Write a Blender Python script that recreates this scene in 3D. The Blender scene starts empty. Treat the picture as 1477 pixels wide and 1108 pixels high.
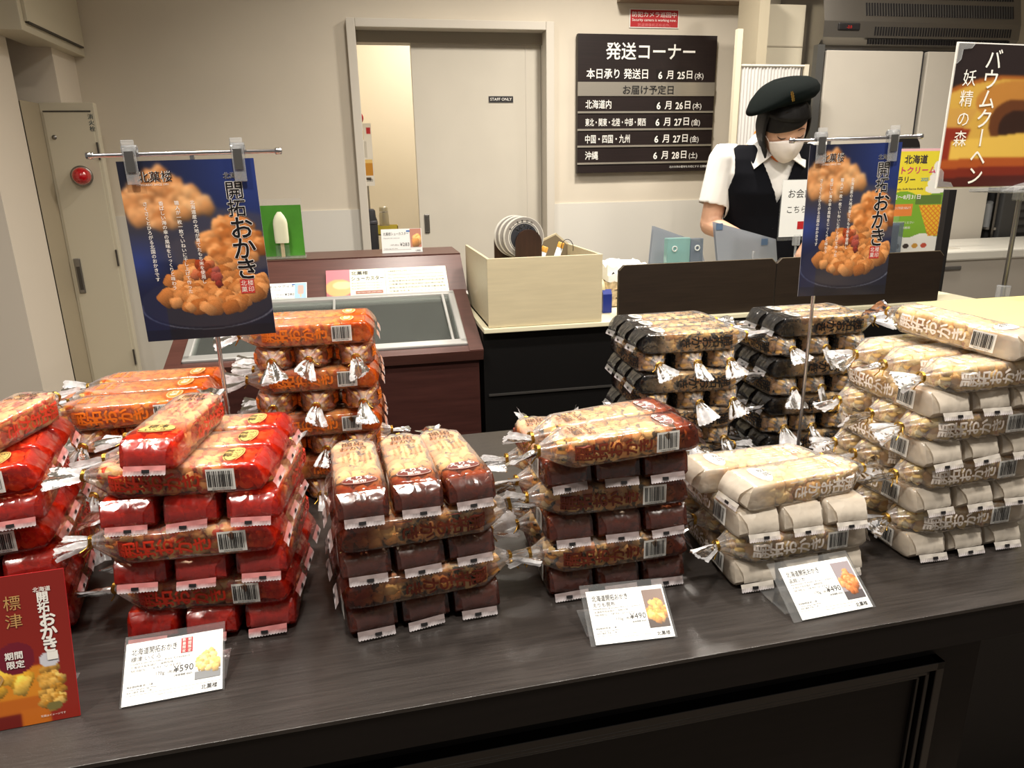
import bpy, bmesh, math, random
import numpy as np
from mathutils import Vector, Matrix, Euler
random.seed(7)
rng = np.random.default_rng(7)
SC = bpy.context.scene
PI = math.pi
def sgnpow(x, e): return math.copysign(abs(x)**e, x)

# ------------------------------------------------------------------ camera
F_PX, PITCH, YAW, ROLL = 1024.0, math.radians(16.5), math.radians(11.2), math.radians(1.15)
CAM = Vector((0, 0, 1.39))
fw = Vector((math.sin(YAW)*math.cos(PITCH), math.cos(YAW)*math.cos(PITCH), -math.sin(PITCH)))
r0 = Vector((math.cos(YAW), -math.sin(YAW), 0)); u0 = r0.cross(fw)
rt = math.cos(ROLL)*r0 - math.sin(ROLL)*u0
up = math.cos(ROLL)*u0 + math.sin(ROLL)*r0
cd = bpy.data.cameras.new('camera'); cam = bpy.data.objects.new('camera', cd)
SC.collection.objects.link(cam); SC.camera = cam
cd.sensor_fit = 'HORIZONTAL'; cd.sensor_width = 36.0; cd.lens = 36.0*F_PX/1477.0
cd.clip_start = 0.02; cd.clip_end = 60
m = Matrix((rt, up, -fw)).transposed().to_4x4(); m.translation = CAM
cam.matrix_world = m

def ray(x, y): return fw + rt*((x-738.5)/F_PX) - up*((y-554.0)/F_PX)
def atz(x, y, z):
    d = ray(x, y); return CAM + d*((z-CAM.z)/d.z)
def aty(x, y, Y):
    d = ray(x, y); return CAM + d*((Y-CAM.y)/d.y)

# ------------------------------------------------------------------ world, lights, exposure
def s2l(v):
    v = v/255.0
    return v/12.92 if v <= 0.04045 else ((v+0.055)/1.055)**2.4
def col(r, g, b): return (s2l(r), s2l(g), s2l(b), 1.0)

W = bpy.data.worlds.new('shop'); SC.world = W; W.use_nodes = True
W.node_tree.nodes['Background'].inputs[0].default_value = (1.0, 0.93, 0.84, 1)
W.node_tree.nodes['Background'].inputs[1].default_value = 0.17
SC.view_settings.view_transform = 'Standard'; SC.view_settings.look = 'None'
SC.view_settings.exposure = 0.10; SC.view_settings.gamma = 1.0
SC.view_settings.use_curve_mapping = False
SC.cycles.transparent_max_bounces = 20
SC.cycles.max_bounces = 8

def downlight_lamp(x, y, power, size=0.16, colour=(1.0, 0.92, 0.82), z=2.66, spread=150):
    l = bpy.data.lights.new('downlight_lamp', 'AREA'); l.shape = 'DISK'; l.size = size
    l.energy = power; l.color = colour; l.spread = math.radians(spread)
    o = bpy.data.objects.new('downlight_lamp', l); o.location = (x, y, z)
    SC.collection.objects.link(o); return o
for x, y, p in [(-0.9, 0.45, 17), (0.1, 0.35, 17), (1.1, 0.45, 17), (-0.5, 1.25, 14), (0.75, 1.25, 16), (1.9, 1.25, 14)]:
    downlight_lamp(x, y, p, 0.14)
for x, y, p in [(0.2, 2.75, 10), (1.15, 2.75, 30), (2.3, 2.5, 14)]:
    downlight_lamp(x, y, p, 0.2)
downlight_lamp(0.55, 4.4, 15, 0.4, (1.0, 0.93, 0.84))

# ------------------------------------------------------------------ helpers
def link(o): SC.collection.objects.link(o); return o
def tag(o, label=None, cat=None, group=None, kind=None):
    if label: o['label'] = label
    if cat: o['category'] = cat
    if group: o['group'] = group
    if kind: o['kind'] = kind
    return o
def empty(name, loc=(0, 0, 0), rot=(0, 0, 0), label=None, cat=None, group=None):
    o = bpy.data.objects.new(name, None); o.location = loc; o.rotation_euler = rot
    o.empty_display_size = 0.02
    link(o); return tag(o, label, cat, group)

_glyphs = {}; _copies = {}
def lift_copies(v, pts, fn, x, y, size):
    """the repeated outlines of a bold letter lie a hair above each other, not in one plane"""
    if id(v) not in _copies: return pts
    n = _copies[id(v)][0]; p0 = Vector(fn(x, y)); du = Vector(fn(x+size*0.1, y))-p0; dv = Vector(fn(x, y+size*0.1))-p0
    w = du.cross(dv).normalized()*max(0.000012, size*0.0012)
    return [Vector(p)+w*(i//n) for i, p in enumerate(pts)]
def glyph(s, bold=0.0):
    """flat outline mesh of a string, em = 1, as (verts Nx2, polys)"""
    k = (s, bold)
    if k not in _glyphs:
        c = bpy.data.curves.new('lettering', 'FONT'); c.body = s; c.resolution_u = 2
        o = bpy.data.objects.new('lettering', c); link(o)
        bpy.context.view_layer.update()
        me = bpy.data.meshes.new_from_object(o.evaluated_get(bpy.context.evaluated_depsgraph_get()))
        v = np.array([tuple(p.co)[:2] for p in me.vertices]).reshape(-1, 2)
        f = [tuple(p.vertices) for p in me.polygons]
        bpy.data.objects.remove(o); bpy.data.curves.remove(c); bpy.data.meshes.remove(me)
        if bold > 0.004 and len(v):        # heavier strokes: the outline repeated a hair's width around
            n = len(v); d = bold*0.75
            sh = [(0, 0)]+[(d*math.cos(PI*k/3+.3), d*math.sin(PI*k/3+.3)) for k in range(6)]
            v = np.concatenate([v+np.array(q) for q in sh]); f = [tuple(i+n*j for i in g) for j in range(len(sh)) for g in f]
            _copies[id(v)] = (n, v)
        _glyphs[k] = (v, f)
    return _glyphs[k]

class MB:
    def __init__(s): s.v = []; s.f = []; s.m = []; s.sm = []
    def add(s, vs, fs, mi=0, smooth=False):
        n = len(s.v); s.v.extend([tuple(p) for p in vs])
        for f in fs: s.f.append(tuple(i+n for i in f)); s.m.append(mi); s.sm.append(smooth)
        return s
    def quad(s, a, b, c, d, mi=0): return s.add([a, b, c, d], [(0, 1, 2, 3)], mi)
    def box(s, x0, x1, y0, y1, z0, z1, mi=0, M=None, bev=0.0):
        if bev > 0:
            bm = bmesh.new(); bmesh.ops.create_cube(bm, size=1)
            for p in bm.verts:
                p.co = ((x0+x1)/2+p.co.x*(x1-x0), (y0+y1)/2+p.co.y*(y1-y0), (z0+z1)/2+p.co.z*(z1-z0))
            bmesh.ops.bevel(bm, geom=bm.edges[:], offset=bev, segments=2, affect='EDGES', profile=0.5)
            bm.verts.ensure_lookup_table(); bm.verts.index_update()
            vs = [p.co.copy() for p in bm.verts]; fs = [tuple(q.index for q in f.verts) for f in bm.faces]; bm.free()
        else:
            vs = [Vector(p) for p in [(x0,y0,z0),(x1,y0,z0),(x1,y1,z0),(x0,y1,z0),(x0,y0,z1),(x1,y0,z1),(x1,y1,z1),(x0,y1,z1)]]
            fs = [(0,3,2,1),(4,5,6,7),(0,1,5,4),(1,2,6,5),(2,3,7,6),(3,0,4,7)]
        if M is not None: vs = [M @ p for p in vs]
        return s.add(vs, fs, mi)
    def tube(s, pts, r, n=10, mi=0, caps=True):
        pts = [Vector(p) for p in pts]; rs = r if hasattr(r, '__len__') else [r]*len(pts)
        vs = []; ref = Vector((0.13, 0.21, 0.97))
        for i, p in enumerate(pts):
            t = (pts[min(i+1, len(pts)-1)]-pts[max(i-1, 0)]).normalized()
            a = t.cross(ref if abs(t.dot(ref)) < 0.95 else Vector((1, 0, 0))).normalized(); b = t.cross(a)
            for k in range(n):
                w = 2*PI*k/n; vs.append(p + (a*math.cos(w)+b*math.sin(w))*rs[i])
        fs = []
        for i in range(len(pts)-1):
            for k in range(n):
                fs.append((i*n+k, i*n+(k+1) % n, (i+1)*n+(k+1) % n, (i+1)*n+k))
        s.add(vs, fs, mi, True)
        if caps:
            s.add(vs[:n], [tuple(reversed(range(n)))], mi); s.add(vs[-n:], [tuple(range(n))], mi)
        return s
    def lathe(s, prof, n=24, mi=0, M=None, smooth=True):
        vs = []
        for r, z in prof:
            for k in range(n): vs.append(Vector((r*math.cos(2*PI*k/n), r*math.sin(2*PI*k/n), z)))
        fs = [(i*n+k, i*n+(k+1) % n, (i+1)*n+(k+1) % n, (i+1)*n+k) for i in range(len(prof)-1) for k in range(n)]
        if M is not None: vs = [M @ p for p in vs]
        return s.add(vs, fs, mi, smooth)
    def prism(s, poly, z0, z1, mi=0, M=None):
        n = len(poly)
        vs = [Vector((x, y, z0)) for x, y in poly]+[Vector((x, y, z1)) for x, y in poly]
        if M is not None: vs = [M @ p for p in vs]
        fs = [tuple(reversed(range(n))), tuple(range(n, 2*n))]+[(i, (i+1) % n, n+(i+1) % n, n+i) for i in range(n)]
        return s.add(vs, fs, mi)
    def text(s, body, x, y, size, fn, mi=0, align='l', bold=0.0, width=None):
        """text at (x, y) in a 2-D sheet; fn(u, v) gives the 3-D point"""
        v, f = glyph(body, bold)
        if len(v) == 0: return s
        x0, x1 = v[:, 0].min(), v[:, 0].max()
        sx = size
        if width: sx = width/(x1-x0)
        ox = {'l': -x0, 'c': -(x0+x1)/2, 'r': -x1}[align]
        s.add(lift_copies(v, [fn(x+(p[0]+ox)*sx, y+p[1]*size) for p in v], fn, x, y, size), f, mi); return s
    def vtext(s, body, x, y, size, fn, mi=0, bold=0.0, step=1.08):
        """vertical writing, first character centred at (x, y)"""
        for i, ch in enumerate(body):
            if ch == ' ': continue
            v, f = glyph(ch, bold)
            if len(v) == 0: continue
            c = np.array([0.5, 0.38])
            if ch in 'ー~': q = np.stack([(v[:, 1]-0.38), -(v[:, 0]-0.5)], 1)
            else: q = v-c
            s.add(lift_copies(v, [fn(x+p[0]*size, y-i*size*step+p[1]*size) for p in q], fn, x, y, size), f, mi)
        return s
    def build(s, name, mats, parent=None, loc=None, rot=None, sub=0):
        me = bpy.data.meshes.new(name); me.from_pydata(s.v, [], s.f)
        if not isinstance(mats, (list, tuple)): mats = [mats]
        for q in mats: me.materials.append(q)
        me.polygons.foreach_set('material_index', s.m)
        me.polygons.foreach_set('use_smooth', s.sm)
        me.update()
        o = link(bpy.data.objects.new(name, me))
        if parent: o.parent = parent
        if loc is not None: o.location = loc
        if rot is not None: o.rotation_euler = rot
        return o

def plane_fn(o, u, v, n=None, off=0.0):
    o, u, v = Vector(o), Vector(u), Vector(v)
    w = (u.cross(v)).normalized()*off
    return lambda a, b: o+u*a+v*b+w

# ------------------------------------------------------------------ materials
def mat(name, c, rough=0.5, metal=0.0, noise=0.0, nscale=20.0, bump=0.0, bscale=60.0, stretch=(1, 1, 1), coat=0.0, emit=0.0, spec=0.5):
    m = bpy.data.materials.new(name); m.use_nodes = True
    nt = m.node_tree; b = nt.nodes['Principled BSDF']
    b.inputs['Base Color'].default_value = c; b.inputs['Roughness'].default_value = rough
    b.inputs['Metallic'].default_value = metal; b.inputs['Coat Weight'].default_value = coat
    b.inputs['Specular IOR Level'].default_value = spec
    if emit: b.inputs['Emission Color'].default_value = c; b.inputs['Emission Strength'].default_value = emit
    tc = nt.nodes.new('ShaderNodeTexCoord'); mp = nt.nodes.new('ShaderNodeMapping')
    mp.inputs['Scale'].default_value = stretch; nt.links.new(tc.outputs['Object'], mp.inputs[0])
    if noise:
        n = nt.nodes.new('ShaderNodeTexNoise'); n.inputs['Scale'].default_value = nscale; n.inputs['Detail'].default_value = 4
        r = nt.nodes.new('ShaderNodeMapRange'); r.inputs[1].default_value = 0.3; r.inputs[2].default_value = 0.7
        r.inputs[3].default_value = 1-noise; r.inputs[4].default_value = 1+noise
        mx = nt.nodes.new('ShaderNodeVectorMath'); mx.operation = 'SCALE'; mx.inputs[0].default_value = c[:3]
        nt.links.new(mp.outputs[0], n.inputs['Vector']); nt.links.new(n.outputs[0], r.inputs[0])
        nt.links.new(r.outputs[0], mx.inputs['Scale']); nt.links.new(mx.outputs[0], b.inputs['Base Color'])
    if bump:
        n2 = nt.nodes.new('ShaderNodeTexNoise'); n2.inputs['Scale'].default_value = bscale
        bp = nt.nodes.new('ShaderNodeBump'); bp.inputs['Strength'].default_value = bump; bp.inputs['Distance'].default_value = 0.002
        nt.links.new(mp.outputs[0], n2.inputs['Vector']); nt.links.new(n2.outputs[0], bp.inputs['Height']); nt.links.new(bp.outputs[0], b.inputs['Normal'])
    return m

def vcol_mat(name, rough=0.35, coat=0.3):
    m = bpy.data.materials.new(name); m.use_nodes = True; nt = m.node_tree
    b = nt.nodes['Principled BSDF']; b.inputs['Roughness'].default_value = rough; b.inputs['Coat Weight'].default_value = coat
    b.inputs['Coat Roughness'].default_value = 0.12
    a = nt.nodes.new('ShaderNodeAttribute'); a.attribute_name = 'print'; nt.links.new(a.outputs['Color'], b.inputs['Base Color'])
    return m

def clear_mat(name, tint=(1, 1, 1, 1), haze=0.08, rough=0.08, hazecol=(0.85, 0.88, 0.9, 1), gl=0.7):
    """thin clear plastic or glass sheet: mostly see-through, some haze, mirror-like at grazing angles"""
    m = bpy.data.materials.new(name); m.use_nodes = True; nt = m.node_tree; nt.nodes.clear()
    out = nt.nodes.new('ShaderNodeOutputMaterial'); t = nt.nodes.new('ShaderNodeBsdfTransparent'); t.inputs[0].default_value = tint
    d = nt.nodes.new('ShaderNodeBsdfDiffuse'); d.inputs[0].default_value = hazecol
    g = nt.nodes.new('ShaderNodeBsdfGlossy'); g.inputs['Roughness'].default_value = rough
    m1 = nt.nodes.new('ShaderNodeMixShader'); m1.inputs[0].default_value = haze
    m2 = nt.nodes.new('ShaderNodeMixShader'); lw = nt.nodes.new('ShaderNodeLayerWeight'); lw.inputs[0].default_value = 0.25
    mm = nt.nodes.new('ShaderNodeMath'); mm.operation = 'MULTIPLY'; mm.inputs[1].default_value = gl
    nt.links.new(t.outputs[0], m1.inputs[1]); nt.links.new(d.outputs[0], m1.inputs[2])
    nt.links.new(lw.outputs['Fresnel'], mm.inputs[0]); nt.links.new(mm.outputs[0], m2.inputs[0])
    nt.links.new(m1.outputs[0], m2.inputs[1]); nt.links.new(g.outputs[0], m2.inputs[2]); nt.links.new(m2.outputs[0], out.inputs[0])
    return m

def film_mat(name, pc, side_alpha=0.10, base_alpha=0.86, tint=(1, 1, 1, 1), body=(1, 1, 1, 1), tail=False, length=0.215, cream=0.0, top_haze=0.3):
    """printed bag film: strong ink at the base end fading to clear film, crumpled and glossy"""
    m = bpy.data.materials.new(name); m.use_nodes = True; nt = m.node_tree; nt.nodes.clear(); N = nt.nodes.new; L = nt.links.new
    out = N('ShaderNodeOutputMaterial'); tc = N('ShaderNodeTexCoord'); sp = N('ShaderNodeSeparateXYZ'); L(tc.outputs['Object'], sp.inputs[0])
    mr = N('ShaderNodeMapRange'); mr.inputs[2].default_value = length; L(sp.outputs[0], mr.inputs[0])
    nz = N('ShaderNodeTexNoise'); nz.inputs['Scale'].default_value = 38; nz.inputs['Detail'].default_value = 2; L(tc.outputs['Object'], nz.inputs['Vector'])
    ra = N('ShaderNodeValToRGB'); e = ra.color_ramp.elements
    e[0].position = 0.0; e[0].color = (base_alpha,)*3+(1,)
    e[1].position = 1.0; e[1].color = (0.32,)*3+(1,)
    for p, a in [(0.09, base_alpha*0.93), (0.18, base_alpha*0.5), (0.28, side_alpha), (0.8, side_alpha)]:
        x = e.new(p); x.color = (a, a, a, 1)
    rc = N('ShaderNodeValToRGB'); e = rc.color_ramp.elements; e[0].position = 0.0; e[0].color = pc
    e[1].position = 1.0; e[1].color = (0.8, 0.8, 0.82, 1)
    x = e.new(0.16); x.color = pc
    x = e.new(0.30); x.color = (0.85*body[0], 0.82*body[1], 0.76*body[2], 1)
    L(mr.outputs[0], ra.inputs[0]); L(mr.outputs[0], rc.inputs[0])
    # upper face carries a pale frosted tint
    ge = N('ShaderNodeNewGeometry'); vt = N('ShaderNodeVectorTransform'); vt.vector_type = 'NORMAL'; vt.convert_from = 'WORLD'; vt.convert_to = 'OBJECT'
    L(ge.outputs['True Normal'], vt.inputs[0]); s2 = N('ShaderNodeSeparateXYZ'); L(vt.outputs[0], s2.inputs[0])
    ab = N('ShaderNodeMath'); ab.operation = 'ABSOLUTE'; L(s2.outputs[2], ab.inputs[0])
    tz = N('ShaderNodeMapRange'); tz.inputs[1].default_value = 0.5; tz.inputs[2].default_value = 0.9; tz.inputs[4].default_value = top_haze; L(ab.outputs[0], tz.inputs[0])
    mxx = N('ShaderNodeMath'); mxx.operation = 'MAXIMUM'; L(ra.outputs[0], mxx.inputs[0]); L(tz.outputs[0], mxx.inputs[1])
    t = N('ShaderNodeBsdfTransparent'); rt_ = N('ShaderNodeValToRGB'); e = rt_.color_ramp.elements; e[0].position = 0.09; e[0].color = tint; e[1].position = 0.27; e[1].color = body; x = e.new(0.86); x.color = body; x = e.new(0.97); x.color = (1, 1, 1, 1)
    L(mr.outputs[0], rt_.inputs[0]); L(rt_.outputs[0], t.inputs[0])
    # crumples
    vo = N('ShaderNodeTexVoronoi'); vo.feature = 'DISTANCE_TO_EDGE'; vo.inputs['Scale'].default_value = 42
    mpv = N('ShaderNodeMapping'); mpv.inputs['Scale'].default_value = (0.6, 1, 1); L(tc.outputs['Object'], mpv.inputs[0])
    av = N('ShaderNodeVectorMath'); av.operation = 'MULTIPLY_ADD'; av.inputs[1].default_value = (0.02, 0.02, 0.02)
    L(nz.outputs['Color'], av.inputs[0]); L(mpv.outputs[0], av.inputs[2]); L(av.outputs[0], vo.inputs['Vector'])
    bp = N('ShaderNodeBump'); bp.inputs['Strength'].default_value = 0.34; bp.inputs['Distance'].default_value = 0.004; L(vo.outputs[0], bp.inputs['Height'])
    bp2 = N('ShaderNodeBump'); bp2.inputs['Strength'].default_value = 0.5; bp2.inputs['Distance'].default_value = 0.004; L(nz.outputs[0], bp2.inputs['Height']); L(bp.outputs[0], bp2.inputs['Normal'])
    d = N('ShaderNodeBsdfDiffuse'); L(rc.outputs[0], d.inputs[0]); L(bp2.outputs[0], d.inputs['Normal'])
    tl = N('ShaderNodeBsdfTranslucent'); L(rc.outputs[0], tl.inputs[0]); L(bp2.outputs[0], tl.inputs['Normal'])
    md = N('ShaderNodeMixShader'); md.inputs[0].default_value = 0.3; L(d.outputs[0], md.inputs[1]); L(tl.outputs[0], md.inputs[2])
    m1 = N('ShaderNodeMixShader'); L(mxx.outputs[0], m1.inputs[0]); L(t.outputs[0], m1.inputs[1]); L(md.outputs[0], m1.inputs[2])
    g = N('ShaderNodeBsdfGlossy'); g.inputs['Roughness'].default_value = 0.17; L(bp2.outputs[0], g.inputs['Normal'])
    lw = N('ShaderNodeLayerWeight'); lw.inputs[0].default_value = 0.32; L(bp2.outputs[0], lw.inputs['Normal'])
    mm = N('ShaderNodeMath'); mm.operation = 'MULTIPLY_ADD'; mm.inputs[1].default_value = 0.75; mm.inputs[2].default_value = 0.06; L(lw.outputs['Fresnel'], mm.inputs[0])
    m2 = N('ShaderNodeMixShader'); L(mm.outputs[0], m2.inputs[0]); L(m1.outputs[0], m2.inputs[1]); L(g.outputs[0], m2.inputs[2]); L(m2.outputs[0], out.inputs[0])
    return m

def tail_mat():
    m = bpy.data.materials.new('gathered_film'); m.use_nodes = True; nt = m.node_tree; nt.nodes.clear(); N = nt.nodes.new; L = nt.links.new
    out = N('ShaderNodeOutputMaterial'); t = N('ShaderNodeBsdfTransparent'); d = N('ShaderNodeBsdfDiffuse'); d.inputs[0].default_value = (0.86, 0.86, 0.88, 1)
    tl = N('ShaderNodeBsdfTranslucent'); tl.inputs[0].default_value = (0.86, 0.86, 0.88, 1)
    tc = N('ShaderNodeTexCoord'); nz = N('ShaderNodeTexNoise'); nz.inputs['Scale'].default_value = 90; L(tc.outputs['Object'], nz.inputs['Vector'])
    bp = N('ShaderNodeBump'); bp.inputs['Strength'].default_value = 0.5; bp.inputs['Distance'].default_value = 0.003; L(nz.outputs[0], bp.inputs['Height'])
    a = N('ShaderNodeMixShader'); a.inputs[0].default_value = 0.35; L(d.outputs[0], a.inputs[1]); L(tl.outputs[0], a.inputs[2])
    mr = N('ShaderNodeMapRange'); mr.inputs[1].default_value = 0.35; mr.inputs[2].default_value = 0.65; mr.inputs[3].default_value = 0.55; mr.inputs[4].default_value = 0.9; L(nz.outputs[0], mr.inputs[0])
    b = N('ShaderNodeMixShader'); L(mr.outputs[0], b.inputs[0]); L(t.outputs[0], b.inputs[1]); L(a.outputs[0], b.inputs[2])
    g = N('ShaderNodeBsdfGlossy'); g.inputs['Roughness'].default_value = 0.18; L(bp.outputs[0], g.inputs['Normal'])
    lw = N('ShaderNodeLayerWeight'); lw.inputs[0].default_value = 0.3; L(bp.outputs[0], lw.inputs['Normal'])
    c = N('ShaderNodeMixShader'); L(lw.outputs['Fresnel'], c.inputs[0]); L(b.outputs[0], c.inputs[1]); L(g.outputs[0], c.inputs[2]); L(c.outputs[0], out.inputs[0])
    return m

def cracker_mat(name, cols, spot, spot_amt, sscale=85):
    m = bpy.data.materials.new(name); m.use_nodes = True; nt = m.node_tree; N = nt.nodes.new; L = nt.links.new
    b = nt.nodes['Principled BSDF']; b.inputs['Roughness'].default_value = 0.45
    ge = N('ShaderNodeNewGeometry'); r = N('ShaderNodeValToRGB'); e = r.color_ramp.elements
    e[0].color = cols[0]; e[1].color = cols[-1]
    for i, c in enumerate(cols[1:-1]): x = e.new((i+1)/(len(cols)-1)); x.color = c
    L(ge.outputs['Random Per Island'], r.inputs[0])
    tc = N('ShaderNodeTexCoord'); nz = N('ShaderNodeTexNoise'); nz.inputs['Scale'].default_value = sscale; nz.inputs['Detail'].default_value = 3; L(tc.outputs['Object'], nz.inputs['Vector'])
    mr = N('ShaderNodeMapRange'); mr.inputs[1].default_value = 0.62-spot_amt*0.25; mr.inputs[2].default_value = 0.70-spot_amt*0.25; L(nz.outputs[0], mr.inputs[0])
    mx = N('ShaderNodeMix'); mx.data_type = 'RGBA'; L(mr.outputs[0], mx.inputs[0]); L(r.outputs[0], mx.inputs[6]); mx.inputs[7].default_value = spot
    L(mx.outputs[2], b.inputs['Base Color'])
    bp = N('ShaderNodeBump'); bp.inputs['Strength'].default_value = 0.4; bp.inputs['Distance'].default_value = 0.002; L(nz.outputs[0], bp.inputs['Height']); L(bp.outputs[0], b.inputs['Normal'])
    return m

WHITE = mat('white_ink', col(238, 236, 230), 0.5)
BLACK = mat('black_ink', col(22, 20, 22), 0.5)
CHROME = mat('chrome', col(200, 200, 205), 0.16, 1.0)
STEEL = mat('steel', col(150, 148, 145), 0.35, 1.0)
GOLD = mat('gold_wire', col(190, 150, 70), 0.3, 1.0)
CLEAR = clear_mat('clear_acrylic', haze=0.05)
CLIPM = clear_mat('clear_clip_plastic', haze=0.22, rough=0.1, gl=1.0)
RED = mat('red_print', col(178, 30, 36), 0.5)
# ------------------------------------------------------------------ room shell
WALLM = mat('painted_wall', col(212, 203, 186), 0.7, noise=0.03, nscale=3)
WALLW = mat('white_wainscot', col(216, 213, 204), 0.45)
FLOORM = mat('floor_tile', col(120, 108, 96), 0.35)
CEILM = mat('ceiling_paint', col(225, 220, 210), 0.8)
WOODTOP = mat('dark_laminate', col(47, 43, 41), 0.30, noise=0.30, nscale=30, stretch=(0.35, 9, 1), bump=0.12, bscale=200)
DARK = mat('dark_panel', col(20, 15, 13), 0.6, spec=0.25, noise=0.15, nscale=20, stretch=(0.4, 6, 6))
MAHOG = mat('mahogany', col(62, 34, 30), 0.4, noise=0.2, nscale=15, stretch=(0.5, 6, 6))

def struct(mb, name, m, parent=None, **k):
    o = mb.build(name, m, parent, **k)
    if not parent: o['kind'] = 'structure'
    return o
DX0, DX1, DZ = aty(512, 60, 3.7).x, aty(786, 60, 3.7).x, 2.055
XL, XR, ZC = -2.2, 4.2, 2.75
# back wall in pieces round the doorway; lower part faced in white
mb = MB(); mb.box(XL, DX0, 3.7, 3.82, 0, ZC); mb.box(DX1, XR, 3.7, 3.82, 0, ZC); mb.box(DX0, DX1, 3.7, 3.82, DZ, ZC)
struct(mb, 'wall_back', WALLM)
mb = MB(); mb.box(XL, DX0-0.036, 3.692, 3.7, 0, 1.235); mb.box(DX1+0.036, 2.02, 3.692, 3.7, 0, 1.235)
struct(mb, 'trim_1', WALLW)
struct(MB().box(XL, XR, -3.0, 5.4, -0.05, 0), 'floor', FLOORM)
struct(MB().box(XL, XR, -1.2, 5.4, ZC, ZC+0.05), 'ceiling', CEILM)
struct(MB().box(XR, XR+0.1, 0.5, 5.4, 0, ZC), 'wall_right', WALLM)
# left wall steps in towards the corner
XA = aty(27, 149, 3.25).x; XB = aty(83, 120, 3.45).x
mb = MB(); mb.box(XA-1.5, XA, 2.95, 3.25, 0, ZC); mb.box(XA-1.5, XB, 3.45, 3.70, 0, ZC)
struct(mb, 'wall_left', mat('painted_side_wall', col(222, 212, 196), 0.7))
# ------------------------------------------------------------------ display counter
ct = empty('display_counter', (0, 0.634, 0), (0, 0, math.radians(1.4)), 'long dark wood-grain display counter carrying all the cracker bag stacks', 'counter')
mb = MB(); mb.box(-1.7, 2.3, 0.0, 0.80, 0.845, 0.85, 0, None, 0.0006)
mb.build('counter_top', WOODTOP, ct)
MB().box(-1.698, 2.298, 0.001, 0.799, 0.798, 0.845).build('counter_edge', DARK, ct)
mb = MB(); mb.box(-1.66, 0.775, 0.028, 0.76, 0.06, 0.798); mb.build('counter_body', DARK, ct)
mb = MB(); mb.box(-1.66, 0.775, 0.06, 0.74, 0.0, 0.06); mb.build('plinth', BLACK, ct)
BLKGL = mat('black_gloss_moulding', col(14, 12, 12), 0.25)
for (x0, x1) in ((-0.9, 0.705),):
    for k, (d, w) in enumerate(((0.0, 0.012), (0.016, 0.006), (0.026, 0.004))):
        y0, y1 = 0.012+0.005*k, 0.03
        for q, b in enumerate([(x0+d, x1-d, 0.765-d-w, 0.765-d), (x0+d, x1-d, 0.14+d, 0.14+d+w), (x0+d, x0+d+w, 0.14+d, 0.765-d), (x1-d-w, x1-d, 0.14+d, 0.765-d)]):
            if k == 0 or True:
                MB().box(b[0], b[1], y0, y1, b[2], b[3], 0, None, 0.001).build('panel_moulding', BLKGL, ct)
# right-hand knee space: set-back unit in plain black, standing in for the open dark
un = empty('side_counter_unit', (0, 0, 0), (0, 0, math.radians(1.4)), 'unlit dark counter unit set back below the right end of the counter top', 'counter')
MB().box(0.84, 2.2, 0.93, 1.36, 0.0, 0.796).build('unit_body', BLACK, un)
for x in (1.0, 1.03, 1.06): MB().box(x, x+0.006, 0.922, 0.93, 0.08, 0.75).build('panel_moulding', BLKGL, un)

# ------------------------------------------------------------------ showcase freezer
SX0, SX1 = -0.56, 0.306
sc = empty('display_freezer', (0, 0, 0), label='mahogany ice-cream display freezer with a sloping sliding glass lid', cat='freezer')
mb = MB(); mb.prism([(2.05, 0), (2.78, 0), (2.78, 1.10), (2.56, 1.10), (2.40, 0.985), (2.05, 0.862)], SX0, SX1, 0, Matrix(((0, 0, 1, 0), (1, 0, 0, 0), (0, 1, 0, 0), (0, 0, 0, 1))))
mb.build('cabinet', MAHOG, sc)
LIDM = mat('lid_steel', col(205, 206, 204), 0.28, 0.55)
MAH2 = mat('mahogany_trim', col(84, 52, 46), 0.35, noise=0.15, nscale=15, stretch=(0.5, 6, 6))
def slopeM(y0, z0, y1, z1):
    """frame whose x runs along the case, y up the slope, z out of it"""
    d = Vector((0, y1-y0, z1-z0)); ln = d.length; d.normalize(); n = Vector((1, 0, 0)).cross(d)
    M = Matrix((Vector((1, 0, 0)), d, n)).transposed().to_4x4(); M.translation = (0, y0, z0); return M, ln
M1, LN = slopeM(2.05, 0.862, 2.40, 0.985)
MB().box(SX0-.012, SX0+.03, -0.01, LN, 0, 0.035, 0, M1).build('side_rail', MAH2, sc)
MB().box(SX1-.03, SX1+.012, -0.01, LN, 0, 0.035, 0, M1).build('side_rail', MAH2, sc)
MB().box(SX0-.012, SX1+.012, -0.012, 0.02, 0, 0.033, 0, M1).build('front_rail', MAH2, sc)
lid = MB().box(SX0+.04, SX1-.04, 0.05, LN-0.03, 0.026, 0.030, 0, M1).build('glass_lid', clear_mat('lid_glass', tint=(0.86, 0.9, 0.87, 1), haze=0.12, rough=0.05, hazecol=(0.5, 0.54, 0.5, 1), gl=1.0), sc)
for b in [(SX0+.03, SX1-.03, 0.022, 0.052), (SX0+.03, SX1-.03, LN-.035, LN-.012), (SX0+.03, SX0+.052, 0.03, LN-.02), (SX1-.052, SX1-.03, 0.03, LN-.02)]:
    MB().box(b[0], b[1], b[2], b[3], 0.012, 0.040, 0, M1, 0.004).build('lid_frame', LIDM, sc)
MB().box(SX1-.075, SX1-.066, 0.04, LN-.03, 0.03, 0.038, 0, M1, 0.002).build('lid_track', LIDM, sc)
MB().box(-0.12, -0.112, 0.04, LN-.03, 0.03, 0.038, 0, M1, 0.002).build('lid_track', LIDM, sc)
MB().box(SX0+.05, SX1-.05, 0.03, LN-.02, 0.001, 0.006, 0, M1).build('inner_liner', mat('liner_reflection_grey', col(188, 192, 182), 0.3), sc)  # liner paled to carry the grey reflections of the lid glass
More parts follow.
